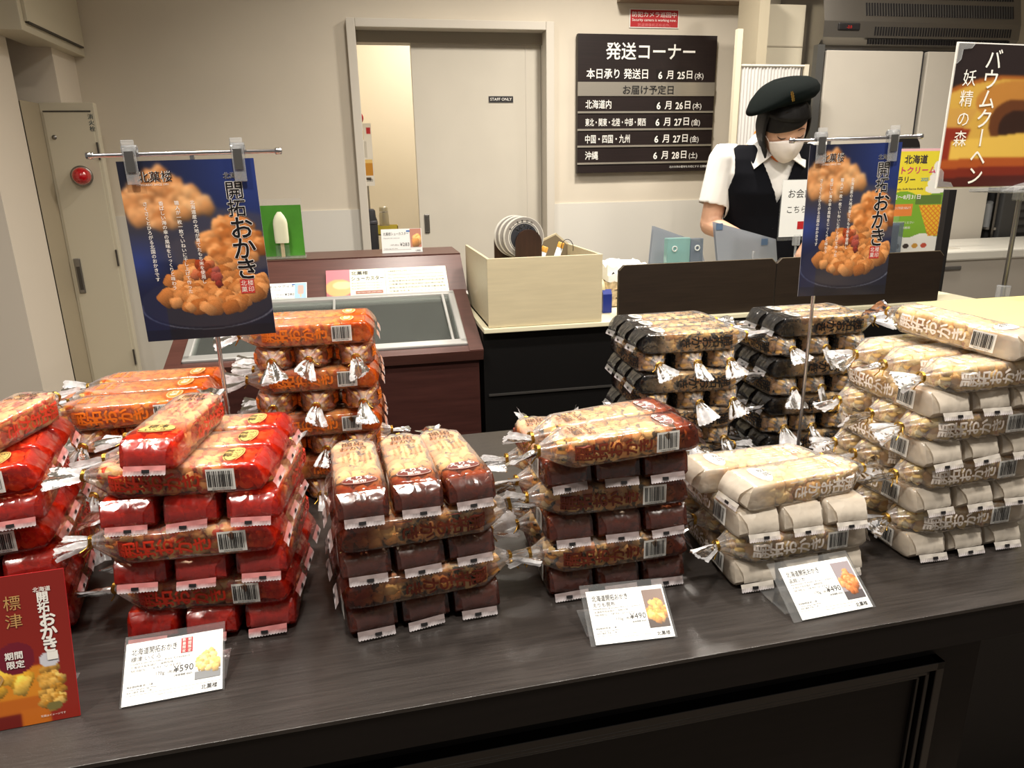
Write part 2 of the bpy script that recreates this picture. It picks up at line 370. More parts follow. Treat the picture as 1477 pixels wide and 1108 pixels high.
M2, LN2 = slopeM(2.40, 0.985+0.006, 2.56, 1.106)
MB().box(SX0-.012, SX1+.02, 0.0, LN2, -0.004, 0.014, 0, M2).build('sloping_back_panel', MAH2, sc)
MB().box(SX0-.012, SX1+.02, 2.552, 2.80, 1.10, 1.122, 0).build('rear_shelf', MAH2, sc)
MB().box(SX0-.012, SX1+.02, -0.012, 0.004, 0.0, 0.022, 0, M2).build('slot_trim', STEEL, sc)

CARD = mat('white_card', col(236, 238, 236), 0.5); CREAMC = mat('cream_card', col(232, 232, 208), 0.5)
GREY = mat('grey_ink', col(96, 94, 92), 0.6); BLUE = mat('blue_ink', col(60, 110, 180), 0.5)
VPRINT = vcol_mat('photo_print')

def paint_sheet(img, w, h):
    """printed picture: every grid vertex of a flat w x h sheet carries its ink colour (img is rows top-down, sRGB 0-255)"""
    H, Wd, _ = img.shape
    xs = np.linspace(0, w, Wd); zs = np.linspace(h, 0, H)
    X, Z = np.meshgrid(xs, zs); v = np.stack([X.ravel(), np.zeros(X.size), Z.ravel()], 1)
    i = np.arange((H-1)*Wd).reshape(H-1, Wd)[:, :-1].ravel(); f = np.stack([i, i+Wd, i+Wd+1, i+1], 1)
    me = bpy.data.meshes.new('picture'); me.vertices.add(len(v)); me.vertices.foreach_set('co', v.ravel())
    me.loops.add(f.size); me.loops.foreach_set('vertex_index', f.ravel())
    me.polygons.add(len(f)); me.polygons.foreach_set('loop_start', np.arange(0, f.size, 4)); me.polygons.foreach_set('loop_total', np.full(len(f), 4))
    me.update(calc_edges=True)
    a = me.color_attributes.new('print', 'FLOAT_COLOR', 'POINT')
    c = np.clip(img.reshape(-1, 3)/255.0, 0, 1); lin = np.where(c <= 0.04045, c/12.92, ((c+0.055)/1.055)**2.4)
    a.data.foreach_set('color', np.concatenate([lin, np.ones((len(lin), 1))], 1).ravel()); me.materials.append(VPRINT)
    return me
def sheet_obj(name, me, parent, loc=(0, 0, 0), rot=(0, 0, 0)):
    o = link(bpy.data.objects.new(name, me)); o.parent = parent; o.location = loc; o.rotation_euler = rot; return o
def blur(img, k):
    for _ in range(k):
        p = np.pad(img, ((1, 1), (1, 1), (0, 0)), mode='edge')
        img = (p[:-2, 1:-1]+p[2:, 1:-1]+p[1:-1, :-2]+p[1:-1, 2:]+p[1:-1, 1:-1]*2)/6
    return img
def nuggets(img, cx, cy, rx, ry, n, size, seed, base=(214, 140, 70), mask=None):
    """photographed crackers: overlapping chunky polygons, painted far to near"""
    r = np.random.default_rng(seed); H, Wd, _ = img.shape; yy, xx = np.mgrid[0:H, 0:Wd]
    pts = []
    while len(pts) < n:
        a, b = r.uniform(-1, 1, 2)
        if a*a+b*b < 1 and not (b < -0.2 and abs(a) > 0.9+b*0.6): pts.append((a, b))
    for a, b in sorted(pts, key=lambda p: p[1]):
        x, y = cx+a*rx, cy+b*ry; s = size*r.uniform(0.7, 1.25); an = r.uniform(0, PI)
        dx, dy = xx-x, yy-y; u = (dx*math.cos(an)+dy*math.sin(an))/s; v = (-dx*math.sin(an)+dy*math.cos(an))/(s*r.uniform(.65, 1))
        d = (np.abs(u)**4.5+np.abs(v)**4.5)**(1/4.5); k = d < 1
        t = r.uniform(-1, 1); c = np.array(base, float)+np.array([30, 34, 32])*t
        sh = 1.12-0.42*np.clip((dy/s+1)/2, 0, 1)-0.3*np.clip(d-0.7, 0, 1)+0.14*np.clip(-(dx+dy)/s, -1, 1)
        img[k] = (c[None, None, :]*sh[..., None]+r.normal(0, 5, (H, Wd, 1)))[k]
    return img

# ---- small price cards and boards on the freezer
def flat_card(name, label, cat, px_bl, w, h, y, tilt, draw, base_z=None, yaw=0.0, thick=0.0012, m=None, group=None):
    """upright or leaning card; draw(mb, fn) adds its print. origin is its lower left corner"""
    p = aty(px_bl[0], px_bl[1], y); p.z = base_z if base_z else p.z
    root = empty(name, p, (0, 0, yaw), label, cat, group)
    uy, uz = math.sin(tilt), math.cos(tilt)
    M = Matrix(((1, 0, 0, 0), (0, uz, uy, 0), (0, -uy, uz, 0), (0, 0, 0, 1)))   # x right, y normal-back, z up the card
    M = Matrix(((1, 0, 0, 0), (0, uz, uy, 0), (0, -uy, uz, 0), (0, 0, 0, 1)))
    mb = MB(); mb.box(0, w, 0, thick, 0, h, 0, M); mb.build('card', m or CARD, root)
    def fn(a, b, off=0.0006): return M @ Vector((a, -off, b))
    mb = MB(); mats = draw(mb, fn, w, h); 
    if mats: mb.build('print', mats, root)
    return root, M

def block(mb, fn, x0, x1, y0, y1, mi, off=0.0004):
    mb.add([fn(x0, y0, off), fn(x1, y0, off), fn(x1, y1, off), fn(x0, y1, off)], [(0, 1, 2, 3)], mi)
def food_img(w, h, bg, n, size, seed, base, cy=0.5, rx=0.42, ry=0.34):
    img = np.zeros((h, w, 3))+np.array(bg, float); img[int(h*0.78):] *= 0.8
    return nuggets(img, w*0.5, h*cy, w*rx, h*ry, n, size, seed, base)

def draw_custard(mb, fn, w, h):
    mb.text('北菓楼', 0.083, h*0.80, 0.019, fn, 0, 'l', 0.015); mb.text('シューカスター', 0.083, h*0.59, 0.021, fn, 0, 'l', 0.015, 0.108)
    for k in range(3): mb.text('ほどよい甘さのカスタードクリームをつめたシュー', 0.083, h*(0.46-0.1*k), 0.0075, fn, 0, width=0.105)
    block(mb, fn, 0.095, 0.185, h*0.08, h*0.2, 2)
    mb.text('冷たく冷やしてお召し上がりください', 0.14, h*0.115, 0.006, lambda a, b: fn(a, b, 0.001), 3, 'c', width=0.08)
    block(mb, fn, 0.1955, 0.1965, 0.006, h-.006, 1)
    T = ['北海道産の牛乳と卵をつかったなめらかなカスタードクリーム', 'This custard puff is so delicious in all kinds of shops from the factory', 'the combination of custard cream and fresh cream', '北海道産的牛奶和鸡蛋制作的奶油泡芙', '口感柔滑的蛋奶馅与鲜奶油的绝妙组合。', '使用北海道牛奶制成的泡芙请冷藏后食用', '北海道 牛乳 生クリーム シュークリーム']
    for k, t in enumerate(T): mb.text(t, 0.205, h*(0.85-0.125*k), 0.0085, fn, 4, width=0.19)
    return [BLACK, GREY, mat('brown_band', col(150, 100, 84), 0.5), WHITE, mat('dark_grey_ink', col(60, 58, 56), 0.6)]
p0 = aty(470, 419, 2.415)
cardroot, CM = flat_card('product_board', 'long cream custard-puff board leaning on the freezer back panel', 'sign', (470, 419), 0.405, 0.125, 2.392, math.radians(52), draw_custard, base_z=1.010, m=CREAMC)
im = food_img(46, 64, (206, 120, 130), 0, 6, 1, (0, 0, 0)); yy, xx = np.mgrid[0:64, 0:46]
k = ((xx-24)/26)**2+((yy-42)/20)**2 < 1; im[k] = (222, 168, 110); k = ((xx-30)/18)**2+((yy-36)/9)**2 < 1; im[k] = (240, 206, 150); im = blur(im, 3)
o = sheet_obj('product_photo', paint_sheet(im, 0.078, 0.125), cardroot); o.matrix_local = CM @ Matrix.Translation((0.0, -0.0006, 0)) 

def draw_price(title, price, sub='', photo=True):
    def d(mb, fn, w, h):
        mb.text(title, w*0.05, h*0.74, h*0.15, fn, 0, width=w*0.62); mb.text(sub or 'Choux pastry with custard cream', w*0.05, h*0.60, h*0.06, fn, 1, width=w*0.4)
        mb.text('170円 (税込)', w*0.42, h*0.3, h*0.07, fn, 1, 'r'); mb.text(price, w*0.68, h*0.27, h*0.2, fn, 0, 'r')
        mb.text('Contains egg, milk, wheat', w*0.05, h*0.16, h*0.055, fn, 1); block(mb, fn, w*0.03, w*0.72, h*0.12, h*0.13, 1)
        mb.text('北菓楼', w*0.95, h*0.035, h*0.075, fn, 0, 'r'); block(mb, fn, w*0.62, w*0.74, h*0.86, h*0.93, 2)
        return [BLACK, GREY, BLUE]
    return d
r1, CM = flat_card('price_card', 'white custard puff price card standing on the freezer shelf', 'price card', (552, 370), 0.145, 0.085, 2.64, math.radians(12), draw_price('北菓楼シューカスター', '¥283'), base_z=1.123)
im = blur(nuggets(np.zeros((40, 30, 3))+np.array([190, 130, 110.]), 15, 24, 10, 10, 5, 8, 4, (222, 160, 90)), 1)
o = sheet_obj('product_photo', paint_sheet(im, 0.04, 0.066), r1); o.matrix_local = CM @ Matrix.Translation((0.103, -0.0008, 0.018))
MB().box(-.004, .149, -.012, .03, -.001, .0, 0).build('acrylic_foot', CLEAR, r1)
r2, CM = flat_card('price_card', 'white ice-cream bar price card leaning beside the left hanging poster', 'price card', (384, 424), 0.125, 0.075, 2.40, math.radians(50), draw_price('ミルクアイス', '¥280', 'Milk ice cream bar'), base_z=1.008)
im = np.zeros((40, 26, 3))+np.array([160, 196, 226.]); yy, xx = np.mgrid[0:40, 0:26]; k = (np.abs((xx-13)/7.)**4+np.abs((yy-17)/12.)**4) < 1; im[k] = (196, 170, 160); im[28:37, 12:15] = (214, 190, 150)
o = sheet_obj('product_photo', paint_sheet(blur(im, 1), 0.036, 0.066), r2); o.matrix_local = CM @ Matrix.Translation((0.087, -0.0008, 0.006))

# green picture stand with the milk ice bar model
p = aty(372, 380, 2.62); p.z = 1.123
gs = empty('ice_bar_stand', p, (0, 0, 0), 'green picture stand with a pale ice bar model on the freezer shelf', 'stand')
MB().box(0, 0.165, 0.02, 0.026, 0.0, 0.20).build('backing', CLEAR, gs)
MB().box(0.004, 0.161, 0.0175, 0.0195, 0.004, 0.178).build('green_card', mat('green_print', col(70, 140, 40), 0.4, noise=0.15, nscale=12), gs)
MB().box(-0.002, 0.167, -0.045, 0.03, 0, 0.005).build('acrylic_base', CLEAR, gs)
mb = MB(); prof = []
vs = []; n = 20
for i in range(9):
    t = i/8; zz = 0.052+0.105*t; a = 0.024*(1-max(0, t-0.62)**2*5.2 if t > 0.62 else 1)*(0.93+0.07*min(1, t*8)); b = a*0.45
    for k in range(n):
        w = 2*PI*k/n; vs.append((0.09+a*sgnpow(math.cos(w), 0.7), -0.012+b*sgnpow(math.sin(w), 0.7), zz))
mb.add(vs, [(i*n+k, i*n+(k+1) % n, (i+1)*n+(k+1) % n, (i+1)*n+k) for i in range(8) for k in range(n)], 0, True)
mb.add(vs[:n], [tuple(reversed(range(n)))], 0); mb.add(vs[-n:], [tuple(range(n))], 0)
mb.build('ice_bar', mat('milk_ice', col(226, 226, 196), 0.4), gs)
MB().box(0.084, 0.096, -0.015, -0.010, 0.005, 0.055).build('bar_stick', mat('stick_wood', col(214, 196, 150), 0.6), gs)
MB().box(0.068, 0.112, -0.025, 0.0, 0.004, 0.045).build('bar_holder', CLEAR, gs)

# ------------------------------------------------------------------ staff-side counter, cream box, partitions
bc = empty('service_counter', (0, 0, 0), label='black service counter with cream worktop behind the stacks', cat='counter')
MB().box(0.322, 2.02, 2.06, 2.52, 0.0, 0.936).build('body', mat('black_laminate', col(14, 13, 13), 0.5, spec=0.25), bc)
MB().box(0.322, 2.03, 2.035, 2.53, 0.936, 0.950, 0, None, 0.002).build('worktop', mat('cream_worktop', col(226, 220, 190), 0.4), bc)
for z in (0.30, 0.52, 0.735): MB().box(0.335, 1.95, 2.054, 2.060, z, z+0.006).build('drawer_gap', mat('drawer_gap_grey', col(52, 50, 48), 0.5), bc)
for x in (0.86, 1.40): MB().box(x, x+0.006, 2.054, 2.060, 0.08, 0.93).build('door_gap', BLACK, bc)

CREAMW = mat('cream_wood', col(202, 190, 158), 0.42, noise=0.05, nscale=18, stretch=(0.6, 8, 6))
bx = empty('open_box', (0, 0, 0), label='cream wooden open box holding the ribbon reels at the counter end', cat='box')
x0, x1, y0, y1, z0, z1, t = 0.338, 0.689, 2.045, 2.50, 0.951, 1.155, 0.009
MB().box(x0, x1, y0, y0+t, z0, z1, 0, None, 0.001).build('front_board', CREAMW, bx)
MB().box(x0, x0+t, y0+t, y1, z0, z1+.0, 0, None, 0.001).build('side_board', CREAMW, bx)
MB().box(x1-t, x1, y0+t, y1, z0, z1, 0, None, 0.001).build('side_board', CREAMW, bx)
MB().box(x0, x1, y0+t, y1, z0, z0+0.008).build('bottom_board', CREAMW, bx)

# ribbon reels in a rounded dark stand, standing in the box
REELW = mat('reel_dark_wood', col(52, 32, 22), 0.4, noise=0.25, nscale=14, stretch=(6, 6, 0.7))
rh = empty('reel_holder', (0.50, 2.22, 0.96), label='dark wooden round-topped holder in the cream box', cat='holder')
def arch(w, h, n=16):
    return [(-w, 0), (w, 0)]+[(w*math.cos(PI*k/n), h-w+w*math.sin(PI*k/n)) for k in range(n+1)]
XZ = Matrix(((1, 0, 0, 0), (0, 0, 1, 0), (0, 1, 0, 0), (0, 0, 0, 1)))
MB().prism(arch(0.042, 0.262), -0.012, 0.0, 0, XZ).build('front_plate', REELW, rh)
MB().prism(arch(0.042, 0.262), 0.085, 0.097, 0, Matrix.Translation((-0.05, 0, 0)) @ XZ).build('rear_plate', REELW, rh)
MB().box(-0.09, 0.045, -0.012, 0.10, 0, 0.012).build('foot', REELW, rh)
RG = [mat('reel_white', col(222, 220, 212), 0.4), mat('reel_grey', col(150, 146, 140), 0.4), mat('reel_dark', col(52, 54, 60), 0.4)]
for i, (yy_, dx, rr) in enumerate([(0.072, -0.030, 0.066), (0.046, -0.022, 0.065), (0.02, -0.012, 0.064)]):
    q = empty('ribbon_reel', (0.502+dx, 2.22+yy_, 0.951+0.245), (PI/2, 0, 0), ['rearmost white paper ribbon reel in the dark holder', 'middle white ribbon reel in the dark holder', 'front ribbon reel lettered satin behind the dark plate'][i], 'ribbon reel', 'ribbon reels in the dark holder')
    mb = MB(); mb.lathe([(0.008, -0.010), (rr, -0.010), (rr, -0.0085), (rr*0.9, -0.008), (rr*0.9, 0.008), (rr, 0.0085), (rr, 0.010), (0.008, 0.010), (0.008, -0.010)], 40, 0, None, False); mb.build('reel', RG[0], q)
    mb = MB(); mb.lathe([(rr*0.97, 0.0104), (rr*0.80, 0.0106)], 40, 1); mb.lathe([(rr*0.68, 0.0106), (rr*0.2, 0.0106)], 40, 2); mb.lathe([(rr*0.74, 0.0106), (rr*0.71, 0.0106)], 40, 2)
    mb.build('ring_print', RG, q)
    if True:
        mb = MB()
        for s, rad, m_, sz in (('SATIN', rr*0.49, 0, 0.018), ('RIBBON', rr*0.80, 1, 0.009)):
            for k, ch in enumerate(s):
                an = PI/2+0.42*(len(s)-1)/2*(0.019/sz*0.5 if m_ else 1)*0.9-(0.38 if not m_ else 0.30)*k-(0.0 if not m_ else 0.0)
                v, f = glyph(ch, 0.02)
                if len(v) == 0: continue
                ca, sa = math.cos(an-PI/2), math.sin(an-PI/2); c0 = (v[:, 0].min()+v[:, 0].max())/2
                mb.add([(rad*math.cos(an)+((x-c0)*ca-(y-.3)*sa)*sz, rad*math.sin(an)+((x-c0)*sa+(y-.3)*ca)*sz, 0.011) for x, y in v], f, m_)
        mb.build('lettering', [WHITE, BLACK], q)

# marker tubes standing in the box
for i, (px, py, lb) in enumerate([(772, 358, 'left orange-capped paper tube leaning in the cream box'), (794, 352, 'right orange-capped paper tube leaning in the cream box')]):
    p = aty(px, py, 2.30)
    q = empty('paper_tube', (p.x-0.03, 2.32, 0.965), (0, math.radians(20), 0), lb, 'tube', 'orange-capped tubes in the cream box')
    h = (p.z-0.965)/math.cos(math.radians(20))
    MB().lathe([(0, 0), (0.010, 0), (0.010, h-0.014), (0, h-0.014)], 16).build('tube_body', CARD, q)
    MB().lathe([(0.0108, h-0.016), (0.0108, h), (0.009, h+0.002), (0, h+0.002), (0, h-.016), (0.0108, h-.016)], 16).build('orange_cap', mat('orange_cap', col(230, 170, 70), 0.5), q)
lb = aty(812, 342, 2.38)
q = empty('loose_board', (0.585, 2.40, 0.96), (0, 0, 0), 'dark-faced loose board leaning against the right wall of the cream box', 'board')
MB().prism([(0, 0), (0.10, 0), (0.10, 0.195), (0.055, 0.232), (0.0, 0.21)], 0.0, 0.006, 0, XZ).build('board', CREAMW, q)
MB().prism([(0.004, 0), (0.096, 0), (0.096, 0.190), (0.053, 0.226), (0.004, 0.204)], -0.0012, 0.0, 0, XZ).build('dark_facing', mat('board_dark', col(120, 108, 86), 0.5), q)
tw = empty('wire_loop', (0.655, 2.30, 1.155), (0, 0, 0), 'thin black wire loop hooked over the cream box wall', 'wire')
MB().tube([(0.026*math.cos(a)*0.8-0.004, 0.0, 0.030*math.sin(a)-0.006) for a in [PI*k/12-0.3 for k in range(15)]], 0.0012, 6).build('wire', BLACK, tw)

# blue tape dispenser and bundles of packing bags
q = empty('tape_dispenser', (0.735, 2.17, 0.951), label='blue tape dispenser at the corner of the cream box', cat='dispenser')
MB().prism([(0, 0), (0.09, 0), (0.09, 0.02), (0.075, 0.05), (0.012, 0.075), (0, 0.06)], 0, 0.03, 0, Matrix(((0, 0, 1, 0), (1, 0, 0, 0), (0, 1, 0, 0), (0, 0, 0, 1)))).build('body', mat('royal_blue', col(34, 52, 140), 0.35), q)
MB().lathe([(0.014, -0.01), (0.035, -0.01), (0.035, 0.01), (0.014, 0.01), (0.014, -0.01)], 24, 0, Matrix.Translation((0.0, 0.045, 0.07)) @ Matrix.Rotation(PI/2, 4, 'Y')).build('tape_roll', mat('tape', col(220, 210, 170), 0.3), q)
BAGW = clear_mat('poly_bag', haze=0.55, rough=0.25, hazecol=(0.86, 0.85, 0.84, 1))
for i in range(5):
    rr = random.Random(i); q = empty('packing_bag_bundle', (0.795, 2.26+0.012*i, 0.951+i*0.026), (0, 0, rr.uniform(-.1, .1)), ['lowest', 'second', 'third', 'fourth', 'topmost'][i]+' bundle of printed packing bags beside the tape dispenser', 'bag bundle', 'packing bag bundles')
    mb = MB(); nx, ny = 14, 8; vs = []
    for s in (0, 1):
        for a in range(nx):
            for b in range(ny):
                vs.append((0.14*a/(nx-1), 0.16*b/(ny-1), (0.004+0.022*s)+(rr.uniform(-.003, .004) if s or i else rr.uniform(0, .002))*(1.2 if i < 4 else 2.6)-(0.003 if not s else 0)))
    g = lambda s, a, b: s*nx*ny+a*ny+b
    fs = [(g(1, a, b), g(1, a+1, b), g(1, a+1, b+1), g(1, a, b+1)) for a in range(nx-1) for b in range(ny-1)]+[(g(0, a, b), g(0, a, b+1), g(0, a+1, b+1), g(0, a+1, b)) for a in range(nx-1) for b in range(ny-1)]
    fs += [(g(0, a, 0), g(0, a+1, 0), g(1, a+1, 0), g(1, a, 0)) for a in range(nx-1)]+[(g(0, 0, b+1), g(0, 0, b), g(1, 0, b), g(1, 0, b+1)) for b in range(ny-1)]
    fs += [(g(0, nx-1, b), g(0, nx-1, b+1), g(1, nx-1, b+1), g(1, nx-1, b)) for b in range(ny-1)]
    mb.add(vs, fs, 0); mb.build('bags', [CARD if i > 2 else mat('printed_bag', col(196, 176, 140), 0.4, noise=0.5, nscale=60)], q)

PARTW = mat('partition_wood', col(40, 30, 22), 0.55, spec=0.3, noise=0.2, nscale=22, stretch=(0.35, 5, 7))
def partition(x0, x1, label, y=2.052, zt=1.117, cut=(0.016, 0.016)):
    q = empty('wood_partition', (x0, y, 0.951), label=label, cat='partition', group='dark wood counter partitions')
    w = x1-x0; h = zt-0.951; c, d = cut
    MB().prism([(0, 0), (w, 0), (w, h-d), (w-d, h), (c, h), (0, h-c)], 0, 0.014, 0, XZ).build('board', PARTW, q)
    MB().box(0.02, w-0.02, 0.014, 0.024, 0, 0.008).build('foot', PARTW, q)
    mb = MB(); n_ = [(0, h-c), (c, h), (w-d, h), (w, h-d)]
    for a, b in zip(n_[:-1], n_[1:]): mb.tube([(a[0], 0.001, a[1]), (b[0], 0.001, b[1])], 0.0016, 6)
    mb.build('edge_band', mat('edge_band', col(96, 84, 66), 0.4), q)
    return q
XP = aty(1119, 400, 2.052).x
partition(aty(893, 400, 2.052).x, XP-0.002, 'long dark wooden partition with clipped corners beside the cream box')
partition(XP+0.002, XP+0.61, 'dark wooden partition behind the right hanging poster')
# ------------------------------------------------------------------ rice cracker bags
BL, BW, BH = 0.215, 0.0620, 0.0390         # base to neck, width, height
TOP = 0.85                                  # counter top height

def bag_dims(s):
    """half width, half height, squareness, centre height, roundness towards the neck"""
    a, b = BW/2, BH/2
    if s < 0.05:
        k = 0.95+0.05*math.sin(PI/2*s/0.05); return a*k, b*k, 0.26, b, 0
    if s < 0.78: return a, b, 0.26, b, 0
    t = (s-0.78)/0.22; k = (1-t)**1.25
    return 0.0062+(a-0.0062)*k, 0.0062+(b-0.0062)*(1-t**1.6), 0.26+0.74*t, b*(1+0.05*t), t



def end_x(z):
    """how far the end leans in (+x) at height z: the top folds back, the foot tucks under"""
    t = z/BH
    return 0.013*max(0, t-0.42)**1.3/0.49+0.010*max(0, 0.30-t)/0.3

def wrapper_mesh(seed):
    r = random.Random(seed); n = 36
    ss = [0.0, 0.02, 0.05]+[0.05+0.73*i/16 for i in range(1, 17)]+[0.78+0.22*i/9 for i in range(1, 10)]
    mb = MB(); ph = r.uniform(0, 6); vs = []
    for s in ss:
        a, b, e, zc, t = bag_dims(s)
        for k in range(n):
            w = 2*PI*(k+0.5)/n
            y = a*sgnpow(math.cos(w), e); z = b*sgnpow(math.sin(w), e)
            j = 1.0
            if t > 0: j += 0.16*math.sin(PI*min(t, 1))*math.cos(9*w+ph)+0.05*math.cos(5*w+2*ph)
            else: j += 0.022*math.sin(PI*s/0.78)*(0.3+abs(math.cos(w)))-r.uniform(0, 0.03)
            gx = end_x(zc+z)*max(0.0, 1-s/0.14)**1.3
            vs.append((s*BL+gx, y*j, zc+z*j if s > 0.78 else zc+z*(1-r.uniform(0, 0.03))))
    fs = [(i*n+k, i*n+(k+1) % n, (i+1)*n+(k+1) % n, (i+1)*n+k) for i in range(len(ss)-1) for k in range(n)]
    mb.add(vs, fs, 0, True)
    # flat end: rings towards the middle, slightly bulged
    base = vs[:n]; rings = [base]
    for q in (0.66, 0.33):
        rings.append([(end_x(BH/2+(p[2]-BH/2)*q)-0.0022*(1-q*q), p[1]*q, BH/2+(p[2]-BH/2)*q) for p in base])
    cv = [p for g in rings for p in g]+[(end_x(BH/2)-0.0024, 0, BH/2)]
    cf = [((i+1)*n+k, (i+1)*n+(k+1) % n, i*n+(k+1) % n, i*n+k) for i in range(2) for k in range(n)]
    cf += [(3*n, 2*n+(k+1) % n, 2*n+k) for k in range(n)]
    mb.add(cv, cf, 0, False)
    return mb

def cracker_mesh(seed):
    r = random.Random(seed); mb = MB()
    # subdivided cube reused as a knobbly nugget
    bm = bmesh.new(); bmesh.ops.create_cube(bm, size=2); bmesh.ops.subdivide_edges(bm, edges=bm.edges[:], cuts=1, use_grid_fill=True)
    base = [v.co.normalized()*0.55+v.co*0.45 for v in bm.verts]; faces = [tuple(v.index for v in f.verts) for f in bm.faces]; bm.free()
    nx, ny, nz = 12, 3, 3
    for i in range(nx):
        for j in range(ny):
            for k in range(nz):
                if j == 1 and k == 1 and 0 < i < nx-1: continue
                x = 0.010+i*0.0160+r.uniform(-.003, .003)
                if x > 0.19: continue
                tp = max(0, (x/BL-0.78)/0.22)
                y = ((j+0.5)/ny-0.5)*(BW-0.010)*(1-tp*0.9)+r.uniform(-.0015, .0015)
                z = BH/2+((k+0.5)/nz-0.5)*(BH-0.008)*(1-tp*0.6)+r.uniform(-.001, .001)
                sc = [r.uniform(0.0074, 0.0108)*(1-tp*0.4) for _ in range(3)]
                M = Euler((r.uniform(0, 6), r.uniform(0, 6), r.uniform(0, 6))).to_matrix()
                kb = [r.uniform(0.78, 1.2) for _ in base]
                vs = []
                for c, q in zip(base, kb):
                    p = M @ Vector((c.x*sc[0]*q, c.y*sc[1]*q, c.z*sc[2]*q))+Vector((x, y, z))
                    a, b, e, zc, t = bag_dims(min(max(p.x/BL, 0.02), 0.99))
                    p.x = max(p.x, 0.0025+end_x(p.z))
                    p.y = max(-a*0.945, min(a*0.945, p.y)); p.z = max(zc-b*0.93, min(zc+b*0.93, p.z)); vs.append(p)
                mb.add(vs, faces, 0, True)
    return mb

def fan_mesh(seed):
    """gathered free end of the bag: pleated, flaring fan with a pinked edge; starts at the neck and runs along +x"""
    r = random.Random(seed); mb = MB(); nu, nv = 13, 7; ln = r.uniform(0.036, 0.046); wd = r.uniform(0.019, 0.025)
    ph = r.uniform(0, 6); bend = r.uniform(-0.007, 0.007); vs = []
    for i in range(nv):
        t = i/(nv-1); w = 0.0055+(wd-0.0055)*t**0.8; am = 0.0038*(1-0.55*t)
        for k in range(nu):
            u = -1+2*k/(nu-1)
            x = ln*t+(0.0022 if (k % 2 and i == nv-1) else 0)-0.003*abs(u)*t
            vs.append((x, u*w+bend*t*t, am*math.sin(u*5+ph)*(0.6+0.4*abs(u))+bend*0.6*t*u+r.uniform(-.0008, .0008)))
    fs = [(i*nu+k, i*nu+k+1, (i+1)*nu+k+1, (i+1)*nu+k) for i in range(nv-1) for k in range(nu-1)]
    mb.add(vs, fs, 0, True)
    # second ply underneath closes the fan
    vs2 = [(p[0]*0.96, p[1]*0.9, -0.0035-p[2]*0.7) for p in vs]
    mb.add(vs2, [tuple(reversed(f)) for f in fs], 0, True)
    return mb

def tie_mesh(seed):
    r = random.Random(seed); mb = MB()
    for dx in (-0.0016, 0.0, 0.0014):
        pts = [(dx+0.0006*math.sin(3*a), 0.0072*math.cos(a), 0.0072*math.sin(a)) for a in [2*PI*k/12 for k in range(13)]]
        mb.tube(pts, 0.0009, 5)
    for s in (1, -1):
        mb.tube([(0, 0.006*s, -0.004), (0.003, 0.004*s, -0.010), (0.006+r.uniform(0, .004), 0.007*s, -0.016)], 0.0009, 5)
    return mb

def on_side(sg):
    """print on a side face; v runs along the bag, u across its height. Glyph tops point to the tied end"""
    def fn(u, v):
        a, b, e, zc, t = bag_dims(min(max(v/BL, 0.01), 0.97))
        q = min(0.97, abs(u)/b); y = a*(1-q**(1/e))**e
        return (v, sg*(y+0.0022), zc+sg*u)
    return fn
def on_top(u, v):
    a, b, e, zc, t = bag_dims(min(max(v/BL, 0.01), 0.97))
    q = min(0.97, abs(u)/a); z = b*(1-q**(1/e))**e
    return (v, -u, zc+z+0.0009)

def side_print_mesh(sg):
    mb = MB()
    if True:
        fn = on_side(sg)
        mb.vtext('開拓おかき', 0.001, 0.166, 0.0225, fn, 0, bold=0.035, step=0.92)
        f = lambda u, v, fn=fn: fn(u, v)
        for k in range(4):          # small line of brush strokes beside the name
            v0 = 0.176-k*0.03
            mb.add([fn(-0.0145, v0), fn(-0.0132, v0), fn(-0.0138, v0-0.02), fn(-0.0148, v0-0.018)], [(0, 1, 2, 3)], 0)
    return mb
def top_print_mesh(words):
    mb = MB(); fn = on_top
    mb.vtext('開拓おかき', 0.0, 0.178, 0.0105, fn, 0, bold=0.02, step=0.0)if False else None
    mb.text('開拓', 0.0, 0.158, 0.015, fn, 0, 'c', 0.02)
    mb.text('おかき', 0.0, 0.143, 0.013, fn, 0, 'c', 0.02)
    mb.text('北海道', 0.0, 0.173, 0.006, fn, 0, 'c')
    cols_ = ['北海道のもち米を', '使ったひとくちおかき', '香ばしく揚げました', 'さくさくとした歯ごたえ', '素材の味をいかして', 'じっくり仕上げた']
    for i, t in enumerate(cols_):
        mb.vtext(t, 0.019-i*0.0068, 0.132, 0.0044, fn, 0, step=0.95)
    return mb
def label_print_mesh(words):
    mb = MB(); fn = on_top; a, b = words
    if b: mb.text(a, 0.0, 0.0425, 0.0115, fn, 1, 'c', 0.02); mb.text(b, 0.0, 0.0335, 0.0085, fn, 1, 'c', 0.02)
    else: mb.text(a, 0.0, 0.037, 0.012, fn, 1, 'c', 0.02)
    return mb
def oval_mesh():
    mb = MB(); n = 28; cx = 0.041
    for k, (ru, rv, off) in enumerate([(0.0225, 0.0118, -0.0004), (0.0210, 0.0104, -0.0002), (0.0203, 0.0098, 0.0)]):
        vs = []
        for i in range(n):
            w = 2*PI*i/n; p = on_top(ru*math.cos(w), cx+rv*math.sin(w)); vs.append((p[0], p[1], p[2]+off))
        c = on_top(0, cx); vs.append((c[0], c[1], c[2]+off))
        mb.add(vs, [(i, (i+1) % n, n) for i in range(n)], [0, 1, 0][k])
    return mb
